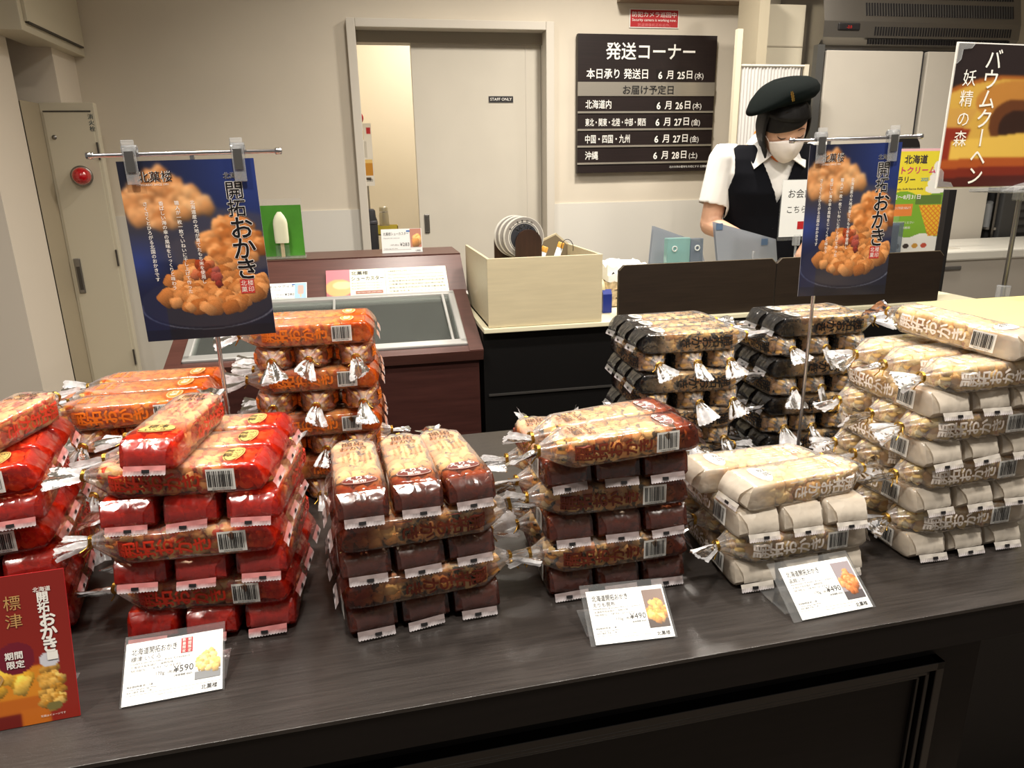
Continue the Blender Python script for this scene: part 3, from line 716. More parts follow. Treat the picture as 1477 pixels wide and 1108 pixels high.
def barcode_mesh():
    mb = MB(); r = random.Random(3); fn = on_side(1); v0, v1, u0_, u1_ = 0.034, 0.066, -0.0125, 0.0135
    def lift(p, d): return (p[0], p[1]+d, p[2])
    mb.add([lift(fn(u0_, v0), .0003), lift(fn(u0_, v1), .0003), lift(fn(u1_, v1), .0003), lift(fn(u1_, v0), .0003)], [(0, 1, 2, 3)], 0)
    x = v0+0.0025
    while x < v1-0.003:
        w = r.choice([0.0005, 0.0009, 0.0014])
        mb.add([lift(fn(u0_+0.0045, x), .0007), lift(fn(u0_+0.0045, x+w), .0007), lift(fn(u1_-0.002, x+w), .0007), lift(fn(u1_-0.002, x), .0007)], [(0, 1, 2, 3)], 1)
        x += w+r.choice([0.0005, 0.0008, 0.0012])
    mb.text('4904121011070', (u0_+u1_)/2, 0, 0.0032, lambda a, b: lift(fn(u0_+0.0008+b, (v0+v1)/2-(a-(u0_+u1_)/2)), .0008), 1, 'c') 
    return mb
def end_fold_mesh(seed):
    """film folded over the flat end: a pane hanging from the top edge, pinched in at its sides"""
    r = random.Random(seed); mb = MB(); nu, nv = 8, 5; vs = []
    sh = r.uniform(-.003, .003)
    for i in range(nv):
        t = i/(nv-1)
        for k in range(nu):
            u = -1+2*k/(nu-1)
            z = BH*0.965-t*(BH*0.63); w = BW*(0.45-0.09*min(1, t*2.2))
            vs.append((end_x(z)-0.0008-0.0040*min(1, t*3)-0.0014*math.sin(PI*t*0.7)-0.0005*math.sin(u*4+t*5+sh*900)*min(1, t*3), u*w+sh*min(1, t*2), z))
    fs = [(i*nu+k, i*nu+k+1, (i+1)*nu+k+1, (i+1)*nu+k) for i in range(nv-1) for k in range(nu-1)]
    return mb.add(vs, fs, 0, True)
def seal_mesh(seed):
    """crimped seal strip with a pinked edge and a dark register mark"""
    r = random.Random(seed); mb = MB(); n = 26; sh = r.uniform(-.003, .003); tl = r.uniform(-.0022, .0022); w = BW*0.365
    pr = []
    for k in range(n+1):
        u = -1+2*k/n; y = u*w+sh; z = BH*0.33+tl*u
        pr.append((y, z))
    vs = []
    for y, z in pr: vs.append((-0.0066, y, z))
    for y, z in pr: vs.append((-0.0094-0.0006*math.sin(y*300), y, z-0.0045))
    for k, (y, z) in enumerate(pr): vs.append((-0.0112, y, z-0.0088-(0.0013 if k % 2 else 0)))
    m = n+1
    mb.add(vs, [(j*m+k, j*m+k+1, (j+1)*m+k+1, (j+1)*m+k) for j in range(2) for k in range(n)], 0)
    c = sh+r.uniform(-.004, .004)
    mb.add([(-0.0102, c-.0042, BH*0.33-.0032), (-0.0116, c-.0042, BH*0.33-.0068), (-0.0116, c+.0042, BH*0.33-.0066), (-0.0102, c+.0042, BH*0.33-.003)], [(0, 1, 2, 3)], 1)
    return mb

def seal_mat(name, pc):
    m = bpy.data.materials.new(name); m.use_nodes = True; nt = m.node_tree; N = nt.nodes.new; L = nt.links.new
    b = nt.nodes['Principled BSDF']; b.inputs['Roughness'].default_value = 0.28; b.inputs['Alpha'].default_value = 0.8
    b.inputs['Coat Weight'].default_value = 0.6; b.inputs['Coat Roughness'].default_value = 0.1
    tc = N('ShaderNodeTexCoord'); sp = N('ShaderNodeSeparateXYZ'); L(tc.outputs['Object'], sp.inputs[0])
    mr = N('ShaderNodeMapRange'); mr.inputs[1].default_value = BH*0.33-0.0095; mr.inputs[2].default_value = BH*0.33-0.004; L(sp.outputs[2], mr.inputs[0])
    mx = N('ShaderNodeMix'); mx.data_type = 'RGBA'; L(mr.outputs[0], mx.inputs[0]); mx.inputs[6].default_value = (0.75, 0.7, 0.72, 1)  # pale lower edge is a whitish highlight put into the seal colour
    mx.inputs[7].default_value = tuple(0.55*c+0.2 for c in pc[:3])+(1,); L(mx.outputs[2], b.inputs['Base Color'])
    return m

TAILM = tail_mat()
KINDS = {
  'red':    dict(word='red', ink=col(212, 42, 30), side=col(196, 48, 24), top=col(60, 46, 40), words=('標津', 'いくら'),
                 oval=(col(196, 168, 98), col(40, 34, 20)), otxt=col(30, 26, 18),
                 crk=[col(240, 206, 140), col(250, 228, 168), col(226, 140, 76), col(244, 186, 112)], spot=col(206, 60, 26), amt=0.42, ba=0.36, tint=(1.0, 0.33, 0.17, 1), body=(1.0, 0.86, 0.72, 1)),
  'orange': dict(word='orange', ink=col(238, 120, 20), side=col(232, 118, 28), top=col(226, 130, 60), words=('帆立', ''),
                 oval=(col(240, 140, 60), col(250, 235, 215)), otxt=col(252, 236, 214),
                 crk=[col(240, 200, 120), col(246, 222, 150), col(226, 150, 70), col(240, 178, 92)], spot=col(214, 110, 24), amt=0.45, ba=0.34, tint=(1.0, 0.5, 0.12, 1), body=(1.0, 0.66, 0.34, 1)),
  'brown':  dict(word='brown', ink=col(98, 48, 38), side=col(112, 44, 26), top=col(80, 50, 36), words=('えりも', '昆布'),
                 oval=(col(98, 40, 34), col(226, 208, 196)), otxt=col(240, 228, 218),
                 crk=[col(240, 200, 130), col(248, 222, 160), col(214, 136, 74), col(238, 180, 104)], spot=col(46, 44, 40), amt=0.25, ba=0.42, tint=(0.70, 0.33, 0.19, 1), body=(1.0, 0.9, 0.78, 1)),
  'white':  dict(word='white', ink=col(228, 218, 202), side=col(240, 230, 220), top=col(216, 206, 196), words=('函館', 'いか'),
                 oval=(col(244, 242, 238), col(226, 222, 214)), otxt=col(30, 28, 30),
                 crk=[col(244, 212, 142), col(252, 234, 182), col(232, 180, 104), col(248, 220, 154)], spot=col(206, 150, 110), amt=0.2, ba=0.84, tint=(0.95, 0.93, 0.9, 1)),
  'black':  dict(word='black', ink=col(26, 26, 28), side=col(26, 24, 24), top=col(30, 28, 28), words=('黒豆', ''),
                 oval=(col(210, 208, 200), col(26, 24, 24)), otxt=col(20, 20, 22),
                 crk=[col(222, 176, 106), col(238, 204, 134), col(190, 132, 70), col(226, 184, 108)], spot=col(34, 28, 24), amt=0.38, ba=0.72, tint=(0.25, 0.25, 0.26, 1)),
}
NV = 3
_wr = [wrapper_mesh(10+i) for i in range(NV)]; _ck = [cracker_mesh(20+i) for i in range(2)]
_fan = [fan_mesh(30+i) for i in range(4)]; _tie = [tie_mesh(40+i) for i in range(2)]
_fold = [end_fold_mesh(50+i) for i in range(NV)]; _seal = [seal_mesh(60+i) for i in range(NV)]
_side = [side_print_mesh(1), side_print_mesh(-1)]; _oval = oval_mesh(); _bar = barcode_mesh()
PROTO = {}
def mesh_of(mb, name, mats):
    o = mb.build(name, mats); me = o.data; bpy.data.objects.remove(o); return me
for kn, K in KINDS.items():
    fm = film_mat(K['word']+'_film', K['ink'], base_alpha=K['ba'], tint=K['tint'], body=K.get('body', (1, 1, 1, 1)), side_alpha={'white': 0.15, 'orange': 0.16}.get(kn, 0.07), top_haze={'orange': 0.34, 'red': 0.3, 'black': 0.2}.get(kn, 0.28))
    fm2 = film_mat(K['word']+'_folded_film', tuple(0.93*c+0.07*0.5 for c in K['ink'][:3])+(1,), base_alpha=K['ba']*(0.6 if kn not in ('white', 'black') else 0.95), tint=tuple(0.5+0.5*c for c in K['tint'][:3])+(1,), body=K.get('body', (1, 1, 1, 1)))
    cm = cracker_mat(K['word']+'_bag_cracker', K['crk'], K['spot'], K['amt'])
    sm = mat(K['word']+'_side_ink', K['side'], 0.4); tm = mat(K['word']+'_top_ink', K['top'], 0.5); om = mat(K['word']+'_oval_word_ink', K['otxt'], 0.5)
    o1 = mat(K['word']+'_oval', K['oval'][0], 0.4); o2 = mat(K['word']+'_oval_rim', K['oval'][1], 0.4)
    se = seal_mat(K['word']+'_seal', K['ink'])
    P = dict(wrapper=[mesh_of(x, 'wrapper', [fm]) for x in _wr], rice_crackers=[mesh_of(x, 'rice_crackers', [cm]) for x in _ck],
             end_fold=[mesh_of(x, 'end_fold', [fm2]) for x in _fold], seal_strip=[mesh_of(x, 'seal_strip', [se, BLACK]) for x in _seal],
             side_print=[mesh_of(_side[0], 'side_print', [sm])], rear_print=[mesh_of(_side[1], 'side_print', [sm])], top_print=[mesh_of(top_print_mesh(K['words']), 'top_print', [tm, om])], label_print=[mesh_of(label_print_mesh(K['words']), 'label_print', [tm, om])],
             oval_label=[mesh_of(_oval, 'oval_label', [o1, o2])], barcode_label=[mesh_of(_bar, 'barcode_label', [WHITE, BLACK])],
             gathered_end=[mesh_of(x, 'gathered_end', [TAILM]) for x in _fan], twist_tie=[mesh_of(x, 'twist_tie', [GOLD]) for x in _tie])
    PROTO[kn] = P

ORDER = ['wrapper', 'rice_crackers', 'end_fold', 'seal_strip', 'side_print', 'rear_print', 'top_print', 'label_print', 'oval_label', 'barcode_label', 'twist_tie', 'gathered_end']
first = {}
def bag(kind, M, label, group, r, droop=0.0):
    """one bag: Empty at its base end with its parts; later ones are object copies of the first"""
    P = PROTO[kind]
    if kind not in first:
        root = empty('cracker_bag'); kids = {}
        for n in ORDER:
            o = link(bpy.data.objects.new('side_print' if n == 'rear_print' else n, P[n][0])); o.parent = root
            if n == 'rice_crackers': o['kind'] = 'stuff'
            kids[n] = o
        first[kind] = (root, kids)
    else:
        sr, sk = first[kind]; root = sr.copy(); link(root); kids = {}
        for n in ORDER:
            o = sk[n].copy(); link(o); o.parent = root; kids[n] = o
    for n in ORDER: kids[n].data = r.choice(P[n])
    kids['twist_tie'].location = (BL*0.998, 0, BH/2*1.05); kids['twist_tie'].rotation_euler = (r.uniform(-1, 1), 0, 0)
    g = kids['gathered_end']; g.location = (BL*0.998, 0, BH/2*1.05)
    g.rotation_euler = (r.uniform(-0.9, 0.9), droop+r.uniform(-0.12, 0.18), r.uniform(-0.25, 0.25))
    root.matrix_world = M
    tag(root, label, 'cracker bag', group)
    return root

ORD = ['bottom', 'second', 'third', 'fourth', 'fifth', 'sixth', 'seventh', 'eighth']
def stack(kind, desc, x0, y0, yaw, layers, seed, shift=None, S=0.196, pitch=0.0385, grow=0.0, spreadx=1.0):
    """criss-crossed stack; (x0, y0) is its front left corner on the counter"""
    r = random.Random(seed); w = KINDS[kind]['word']
    base = Matrix.Translation((x0, y0, TOP+0.0005)) @ Matrix.Rotation(yaw, 4, 'Z')
    for k, lay in enumerate(layers):
        typ, cnt = lay[0], lay[1]; opt = lay[2] if len(lay) > 2 else {}
        z = k*pitch; dx, dy = r.uniform(-.003, .003)+opt.get('dx', 0), r.uniform(-.003, .003)+opt.get('dy', 0)
        top = k == len(layers)-1
        lname = 'top' if top else ORD[k]
        for i in range(cnt):
            i0 = i+opt.get('skip', 0)
            j = r.uniform(-.003, .003); a = math.radians(r.uniform(-3, 3)); q = opt.get('yaws', {}).get(i, 0.0)
            if typ in 'ET':
                u = 0.0325+i0*0.0655*spreadx; pos = ['left', 'middle', 'right'][i0]
            else:
                u = 0.0325+i0*0.0655; pos = ['front', 'middle', 'rear'][i0]
            if 'offs' in opt: j += opt['offs'][i]
            if typ == 'E': L = Matrix.Translation((u+dx, j+dy, z)) @ Matrix.Rotation(PI/2+a+q, 4, 'Z'); how = 'end-on'
            elif typ == 'T': L = Matrix.Translation((u+dx, S+j+dy, z)) @ Matrix.Rotation(-PI/2+a+q, 4, 'Z'); how = 'tail forward'
            elif typ == 'L': L = Matrix.Translation((S+dx+j, u+dy, z)) @ Matrix.Rotation(PI+a+q, 4, 'Z'); how = 'crosswise'
            elif typ == 'R': L = Matrix.Translation((dx+j, u+dy, z)) @ Matrix.Rotation(a+q, 4, 'Z'); how = 'crosswise'
            lab = f'{w} bag {how}, {pos} of {lname} layer, {desc}'
            bag(kind, base @ L, lab, desc, r, droop=0.55 if typ == 'T' else 0.05)
# ------------------------------------------------------------------ the ten stacks on the counter
R_ = math.radians
def yz(v): return v
stack('red', 'red stack behind ¥590 card', -0.328, 0.812, R_(-4), [('E', 3, dict(dx=0.008)), ('L', 3, dict(dx=0.01)), ('E', 3, dict(dx=0.003)), ('L', 3), ('E', 3), ('L', 3)], 1, pitch=0.0375, spreadx=1.06)
stack('red', 'red stack behind red leaflet', -0.585, 0.825, R_(10), [('E', 3), ('L', 3), ('E', 3), ('L', 3), ('E', 3), ('L', 3)], 2)
stack('orange', 'orange stack behind red bags', -0.455, 1.075, R_(-1), [('T', 3), ('L', 3), ('T', 3), ('L', 3), ('T', 3), ('L', 3)], 3)
stack('orange', 'orange stack by glass lid', -0.195, 1.17, R_(0), [('T', 3), ('R', 3), ('T', 3), ('L', 3), ('T', 3), ('L', 3), ('T', 3), ('L', 2)], 4, pitch=0.0393)
stack('brown', 'brown stack without price card', -0.058, 0.762, R_(6), [('E', 3), ('R', 3), ('E', 3), ('R', 3), ('E', 3)], 5, pitch=0.038)
stack('brown', 'brown stack behind ¥490 card', 0.198, 0.790, R_(0), [('E', 3), ('L', 3), ('E', 3), ('L', 3), ('E', 3), ('L', 2, dict(yaws={0: R_(6), 1: R_(12)}))], 6, pitch=0.0385)
stack('white', 'low white stack', 0.446, 0.757, R_(0), [('E', 3), ('L', 3), ('E', 3), ('R', 2, dict(dx=-0.01, offs=[0.012, -0.022], yaws={0: R_(5), 1: R_(3)}))], 7, pitch=0.0365)
stack('black', 'black stack near cream box', 0.465, 1.16, R_(-2), [('R', 3), ('T', 3), ('R', 3), ('T', 3), ('R', 3), ('T', 3), ('R', 3)], 8, pitch=0.0372)
stack('black', 'black stack behind poster pole', 0.735, 1.175, R_(-2), [('R', 3), ('T', 3), ('R', 3), ('T', 3), ('R', 3), ('T', 3), ('R', 2, dict(dx=0.01))], 9, pitch=0.0388)
stack('white', 'tall white stack', 0.718, 0.765, R_(2), [('E', 3), ('L', 3), ('E', 3), ('L', 3), ('E', 3), ('L', 3), ('E', 3), ('L', 3, dict(dx=0.02))], 10, pitch=0.0352)

def lone_bag(kind, base, tail, label, seed, roll=0.0, grp=None, droop=0.0):
    """a bag whose base rests at one point and whose neck points at another"""
    b, t = Vector(base), Vector(tail); x = (t-b).normalized(); y = Vector((0, 0, 1)).cross(x).normalized(); z = x.cross(y)
    M = Matrix((x, y, z)).transposed().to_4x4(); M.translation = b
    bag(kind, M @ Matrix.Rotation(roll, 4, 'X'), label, grp, random.Random(seed), droop)
lone_bag('red', (-0.257, 0.795, 1.0775), (-0.232, 0.99, 1.0785), 'lone red bag end-on atop the red stack behind the ¥590 card', 71, grp='red stack behind ¥590 card')
lone_bag('red', (-0.485, 0.84, 1.083), (-0.44, 1.05, 1.084), 'lone red bag end-on atop the red stack behind the red leaflet', 72, grp='red stack behind red leaflet')
lone_bag('white', (0.862, 0.765, 1.134), (0.80, 0.975, 1.150), 'lone white bag slanting atop the tall white stack', 73, grp='tall white stack')
# ------------------------------------------------------------------ hanging posters on the counter
def big_poster_img():
    H, Wd = 230, 164; img = np.zeros((H, Wd, 3)); yy, xx = np.mgrid[0:H, 0:Wd]/1.0; t = xx/Wd; s = yy/H
    img[:] = (24, 26, 44)
    g = np.clip(t*1.2-0.1, 0, 1)[..., None]*np.clip(1.15-s*1.3, 0, 1)[..., None]
    img = img*(1-g*0.9)+np.array([40, 62, 138])*g*0.9
    k = ((xx-70)/120)**2+((yy-92)/34)**2 < 1; img[k] = img[k]*0.3+np.array([74, 72, 84])*0.7
    k = ((xx-120)/80)**2+((yy-115)/30)**2 < 1; img[k] = (70, 68, 82)
    g2 = np.clip(1-np.hypot((xx-5)/50, (yy-125)/40), 0, 1)[..., None]; img = img*(1-g2)+np.array([48, 66, 140])*g2
    img = blur(img, 8)
    img = nuggets(img, 42, 46, 44, 34, 110, 8, 1, (212, 152, 98)); img = nuggets(img, 78, 52, 26, 16, 22, 8, 2, (214, 160, 106)); img = blur(img, 7)
    img = nuggets(img, 124, 104, 40, 33, 90, 9, 3, (204, 134, 74)); img = blur(img, 3)
    k = (((xx-84)/84)**2+((yy-180)/34)**2 < 1); img[k] = img[k]*0.25+np.array([52, 50, 60])*0.75
    k = (np.abs(((xx-84)/84)**2+((yy-184)/33)**2-1) < 0.03) & (yy > 180); img[k] = (120, 124, 140)
    k = (yy > 150) & (xx < 30); img[k] = img[k]*0.5+np.array([24, 34, 84])*0.5
    img = blur(img, 1)
    img = nuggets(img, 90, 160, 66, 31, 150, 9.5, 4, (202, 134, 74))
    img = nuggets(img, 84, 138, 22, 8, 10, 6, 5, (190, 96, 56)); img = nuggets(img, 96, 150, 5, 14, 9, 5, 6, (150, 60, 50))
    img[yy.astype(int) > 214] *= 0.75; img = img*0.92
    return img
POSTER_ME = paint_sheet(big_poster_img(), 1.0, 1.41)
INKM = [WHITE, mat('poster_black', col(16, 14, 18), 0.4), mat('seal_red', col(186, 54, 50), 0.5), mat('rice_white', col(240, 232, 224), 0.5)]
def poster_words():
    mb = MB(); fn = lambda a, b, off=0.003: (a, -off, b); H = 1.41
    f2 = lambda a, b: fn(a, b, 0.005)
    mb.text('北菓楼', 0.13, H-0.15, 0.085, fn, 0, 'l', 0.01); mb.text('北菓楼', 0.135, H-0.15, 0.085, f2, 1, 'l', 0.0); mb.text('HOKKAIDO SINCE 1991', 0.12, H-0.185, 0.022, fn, 0)
    mb.text('北海道', 0.83, H-0.145, 0.05, fn, 0, 'c', 0.03); mb.text('北海道', 0.83, H-0.145, 0.05, f2, 1, 'c', -0.002)
    mb.vtext('開拓', 0.825, H-0.235, 0.145, fn, 0, 0.045, 0.96); mb.vtext('開拓', 0.825, H-0.235, 0.145, f2, 1, 0.012, 0.96)
    mb.vtext('おかき', 0.84, H-0.53, 0.19, fn, 0, 0.055, 0.86); mb.vtext('おかき', 0.84, H-0.53, 0.19, f2, 1, 0.022, 0.86)
    mb.quadr = None
    mb.add([fn(0.77, H-1.06), fn(0.88, H-1.06), fn(0.88, H-0.945), fn(0.77, H-0.945)], [(0, 1, 2, 3)], 2)
    mb.vtext('北菓', 0.80, H-0.975, 0.048, f2, 3); mb.vtext('楼印', 0.853, H-0.975, 0.048, f2, 3)
    for i, t in enumerate(['北海道産の大地が育てたもち米を使用し', '職人が一枚一枚ていねいに干し上げて作った', '香ばしい海の幸の風味をじっくりと味わう', 'さくさくとひろがる北国のおかきです']):
        mb.vtext(t, 0.50-0.115*i, H-0.32-(0.0 if i else 0.0), 0.036, fn, 0, 0.012, 1.02)
    return mb
PW = poster_words(); PW_ME = mesh_of(PW, 'lettering', INKM)
def clip_part(parent, x):
    q = empty('poster_clip', (x, 0, 0)); q.parent = parent
    mb = MB(); mb.box(-0.008, 0.008, -0.007, -0.0045, -0.038, 0.018, 0, None, 0.001); mb.build('clip_body', CLIPM, parent, (x, 0, 0))
    mb = MB(); mb.box(-0.008, 0.008, 0.003, 0.0055, -0.038, 0.012, 0, None, 0.001); mb.lathe([(0.0032, -0.009), (0.006, -0.009), (0.006, 0.009), (0.0032, 0.009), (0.0032, -0.009)], 14, 0, Matrix.Translation((0, 0, 0.006)) @ Matrix.Rotation(PI/2, 4, 'Y')); mb.build('clip_back', CLIPM, parent, (x, 0, 0))
    mb = MB(); mb.box(-0.0055, 0.0055, -0.0085, -0.0065, -0.022, 0.004); mb.build('clip_spring', STEEL, parent, (x, 0, 0)); bpy.data.objects.remove(q)
def poster_stand(px_base, y, ztop, barx, label_stand, label_poster, yaw, pw, ph, tl, bar_half, grp, px_bar=None, roll=0.0):
    q = empty('poster_stand', (barx, y, 0.8505), (0, 0, 0), label_stand, 'stand', 'chrome poster stands on the display counter')
    MB().tube([(0, 0.009, 0.004), (0, 0.009, ztop-0.8505)], 0.0032, 10).build('pole', CHROME, q)
    MB().lathe([(0, 0), (0.035, 0), (0.035, 0.003), (0.006, 0.006), (0.0, 0.006)], 24).build('base_disc', CHROME, q)
    b = MB(); L = bar_half; b.tube([(-L[0], 0, 0), (L[1], 0, 0)], 0.0027, 10)
    for s in (-L[0], L[1]): b.lathe([(0, -.005), (0.0042, -.004), (0.0042, .004), (0, .005)], 12, 0, Matrix.Translation((s, 0, 0)) @ Matrix.Rotation(PI/2, 4, 'Y'))
    b.build('cross_bar', CHROME, q, (0, 0, ztop-0.8505), (0, roll, yaw))
    p = empty('hanging_poster', (barx, y, ztop), (0, roll, yaw), label_poster, 'poster', grp)
    o = sheet_obj('picture', POSTER_ME, p, (tl, -0.0015, -0.008-ph)); o.scale = (pw, 1, ph/1.41)
    MB().box(tl, tl+pw, -0.0012, 0.0, -0.008-ph, -0.008).build('sheet', mat('poster_back', col(150, 150, 160), 0.5), p)
    o = link(bpy.data.objects.new('lettering', PW_ME)); o.parent = p; o.location = (tl, -0.0016, -0.008-ph); o.scale = (pw, 0.12, ph/1.41)
    for x in (tl+pw*0.11, tl+pw*0.89): clip_part(p, x)
bx_ = aty(322, 560, 1.05).x
poster_stand(None, 1.05, 1.424, bx_, 'chrome poster pole rising between the orange stacks', 'blue cracker poster hanging at the left above orange stacks', R_(0), 0.171, 0.240, -0.092, (0.122, 0.112), 'blue cracker posters', roll=-0.012)
bx_ = aty(1168, 520, 1.10).x
poster_stand(None, 1.10, 1.434, bx_, 'chrome poster pole standing before the right black stack', 'blue cracker poster hanging at the right above black stack', R_(-12), 0.150, 0.250, -0.036, (0.066, 0.142), 'blue cracker posters', roll=-0.012)

# ------------------------------------------------------------------ price cards and red leaflet on the counter
def counter_card(bl, br, label, sub, price, photo_base, seed, limited=False, off=0.0, bg=(206, 214, 220)):
    """acrylic price card leaning back on the counter"""
    b0, b1 = Vector(bl), Vector(br); w = (b1-b0).length; h = w*0.665; yaw = math.atan2(b1.y-b0.y, b1.x-b0.x)
    q = empty('price_card', (b0.x, b0.y, 0.8505), (0, 0, yaw), label, 'price card', 'price cards on the display counter')
    tl = math.radians(54); uy, uz = math.sin(tl), math.cos(tl)
    M = Matrix(((1, 0, 0, 0), (0, uz, uy, 0), (0, -uy, uz, 0), (0, 0, 0, 1))) @ Matrix.Translation((0, 0, 0.0015))
    M.translation.z += 0.001
    MB().box(-0.002-off, w+0.002+abs(off)*0.3, 0.0012, 0.0026, -0.001, h+0.009, 0, M).build('acrylic_back', CLEAR, q)
    MB().box(-0.002-off, w+0.002+abs(off)*0.3, 0.02, 0.075, -0.0003, 0.0012, 0).build('acrylic_foot', CLEAR, q)
    MB().box(0, w, 0.0, 0.0010, 0, h, 0, M).build('card', CARD, q)
    fn = lambda a, b, o_=0.0005: M @ Vector((a, -o_, b))
    mb = MB()
    mb.text('北海道開拓おかき', w*0.06, h*0.80, h*0.125, fn, 0, 'l', 0.0, w*0.46); mb.text(sub, w*0.06, h*0.69, h*0.088, fn, 2)
    mb.text('Hokkaido Kaitaku Rice Crackers', w*0.06, h*0.635, h*0.042, fn, 1, width=w*0.60)
    mb.text('北海道开拓年糕片（海鲜风味）', w*0.06, h*0.575, h*0.045, fn, 1, width=w*0.44); mb.text('북해도 개척 오카키', w*0.06, h*0.515, h*0.045, fn, 1, width=w*0.5)
    mb.text('170g', w*0.32, h*0.405, h*0.075, fn, 2); mb.text('(税込)', w*0.44, h*0.41, h*0.05, fn, 2); mb.text(price, w*0.70, h*0.40, h*0.15, fn, 0, 'r', 0.0)
    mb.text('(本体価格 ¥'+('547' if limited else '454')+')', w*0.69, h*0.335, h*0.04, fn, 0, 'r', 0.01)
    mb.text('特定原材料等 卵・小麦', w*0.04, h*0.27, h*0.038, fn, 0, 'l', 0.01); mb.text('Contains allergens: Egg, Wheat', w*0.04, h*0.225, h*0.036, fn, 0); mb.text('含有过敏原: 鸡蛋・小麦', w*0.04, h*0.18, h*0.036, fn, 0)
    block(mb, fn, w*0.02, w*0.98, h*0.148, h*0.152, 1)
    mb.text('Hokkaido Kaitaku Sweets & Confectionery', w*0.72, h*0.09, h*0.032, fn, 1, 'r'); mb.text('北菓楼', w*0.95, h*0.055, h*0.085, fn, 0, 'r', 0.01)
    if limited:
        block(mb, fn, w*0.565, w*0.685, h*0.70, h*0.95, 3)
        for i, t in enumerate(['期間限定', '数量限定']): mb.vtext(t, w*(0.655-0.058*i), h*0.915, h*0.058, lambda a, b: fn(a, b, 0.0009), 4, 0.01)
    mb.build('print', [BLACK, GREY, mat('soft_black', col(60, 58, 60), 0.5), RED, WHITE], q)
    im = np.zeros((56, 38, 3))+np.array(bg, float); im[44:] = np.array(bg)*0.55
    im = nuggets(im, 20, 30, 17, 15, 46, 5.0, seed, photo_base)
    o = sheet_obj('product_photo', paint_sheet(im, w*0.265, h*0.60), q); o.matrix_local = M @ Matrix.Translation((w*0.715, -0.0006, h*(0.22 if limited else 0.20))); o.scale[2] = 1.0 if limited else 1.2
    return q
counter_card((-0.293, 0.699, 0), (-0.192, 0.706, 0), 'white price card reading ¥590 in front of the red stack', '標津 いくら', '¥590', (224, 190, 110), 11, True, bg=(222, 228, 234))
counter_card((0.231, 0.685, 0), (0.329, 0.680, 0), 'white ¥490 price card in front of the brown stack', 'えりも昆布', '¥490', (214, 150, 70), 12, False, 0.004, bg=(120, 96, 84))
counter_card((0.495, 0.674, 0), (0.598, 0.680, 0), 'white ¥490 price card in front of the low white stack', '函館いか', '¥490', (206, 130, 80), 13, False, 0.010, bg=(150, 140, 144))

lf = empty('red_leaflet', (-0.333, 0.700, 0.8505), (0, 0, R_(4)), 'red seasonal cracker leaflet standing before the leftmost red stack', 'leaflet')
LW, LH = 0.26, 0.158; tl = math.radians(14)
M = Matrix(((1, 0, 0, 0), (0, math.cos(tl), math.sin(tl), 0), (0, -math.sin(tl), math.cos(tl), 0), (0, 0, 0, 1))) @ Matrix.Translation((-LW, 0, 0)); 
MB().box(0, LW, 0, 0.0015, 0.0, LH, 0, M).build('card', RED, lf)
MB().box(-LW+0.02, -0.02, 0.018, 0.075, 0, 0.001).build('stand_foot', CLEAR, lf)
H, Wd = 100, 165; img = np.zeros((H, Wd, 3)); yy, xx = np.mgrid[0:H, 0:Wd]/1.0
img[:] = (128, 30, 23); g = np.clip((yy-20)/80, 0, 1)[..., None]; img = img*(1-g*0.5)+np.array([160, 44, 26])*g*0.5  # reds darkened: shade of a card turned from the lamps is in the ink
k = (yy > 62+(xx-60)*-0.02) & (xx < 146); img[k] = (214, 134, 34); k = (yy > 82-(xx-60)*0.02) & (xx < 148); img[k] = (190, 100, 24)
k = (yy > 90) & (xx < 132); img[k] = (110, 26, 20); k = (yy > 88) & (xx > 130) & (xx < 146); img[k] = (196, 106, 26)
img = blur(img, 1); img = nuggets(img, 105, 66, 32, 13, 55, 6, 8, (236, 180, 60)); img = nuggets(img, 104, 60, 4, 10, 6, 5, 9, (170, 50, 30))
img = nuggets(img, 150, 76, 7, 16, 44, 3.2, 10, (206, 156, 70)); k = (((xx-150)/6)**2+((yy-58)/5)**2 < 1); img[k] = (206, 206, 214); k = ((xx-150)/5)**2+((yy-89)/3)**2 < 1; img[k] = (120, 110, 60)
k = ((xx-131)/11)**2+((yy-54)/10.5)**2 < 1; img[k] = (110, 22, 40)
o = sheet_obj('picture', paint_sheet(img, LW, LH), lf); o.matrix_local = M @ Matrix.Translation((0, -0.0007, 0))
fn = lambda a, b, o_=0.0014: M @ Vector((a, -o_, b)); mb = MB()
mb.text('北海道', 0.2385, LH-0.020, 0.0055, fn, 0, 'c', 0.02); mb.vtext('開拓', 0.2385, LH-0.026, 0.0115, fn, 0, 0.04, 0.95); mb.vtext('おかき', 0.2405, LH-0.050, 0.0165, fn, 0, 0.05, 0.82)
mb.add([fn(0.2365, LH-0.093), fn(0.2465, LH-0.093), fn(0.2465, LH-0.084), fn(0.2365, LH-0.084)], [(0, 1, 2, 3)], 0)
mb.vtext('標津', 0.2105, LH-0.028, 0.0165, fn, 1, 0.0, 1.15); mb.vtext('いくら', 0.185, LH-0.032, 0.030, fn, 1, 0.0, 1.15)
mb.vtext('しお', 0.150, LH-0.032, 0.030, fn, 1, 0.0, 1.15)
mb.text('期間', 0.2065, LH-0.086, 0.0085, fn, 0, 'c', 0.03); mb.text('限定', 0.2075, LH-0.0955, 0.0085, fn, 0, 'c', 0.03)
mb.text('写真はイメージです', 0.236, 0.006, 0.0026, fn, 0, 'c')
mb.build('lettering', [WHITE, mat('dull_gold_ink', col(186, 146, 90), 0.5)], lf)
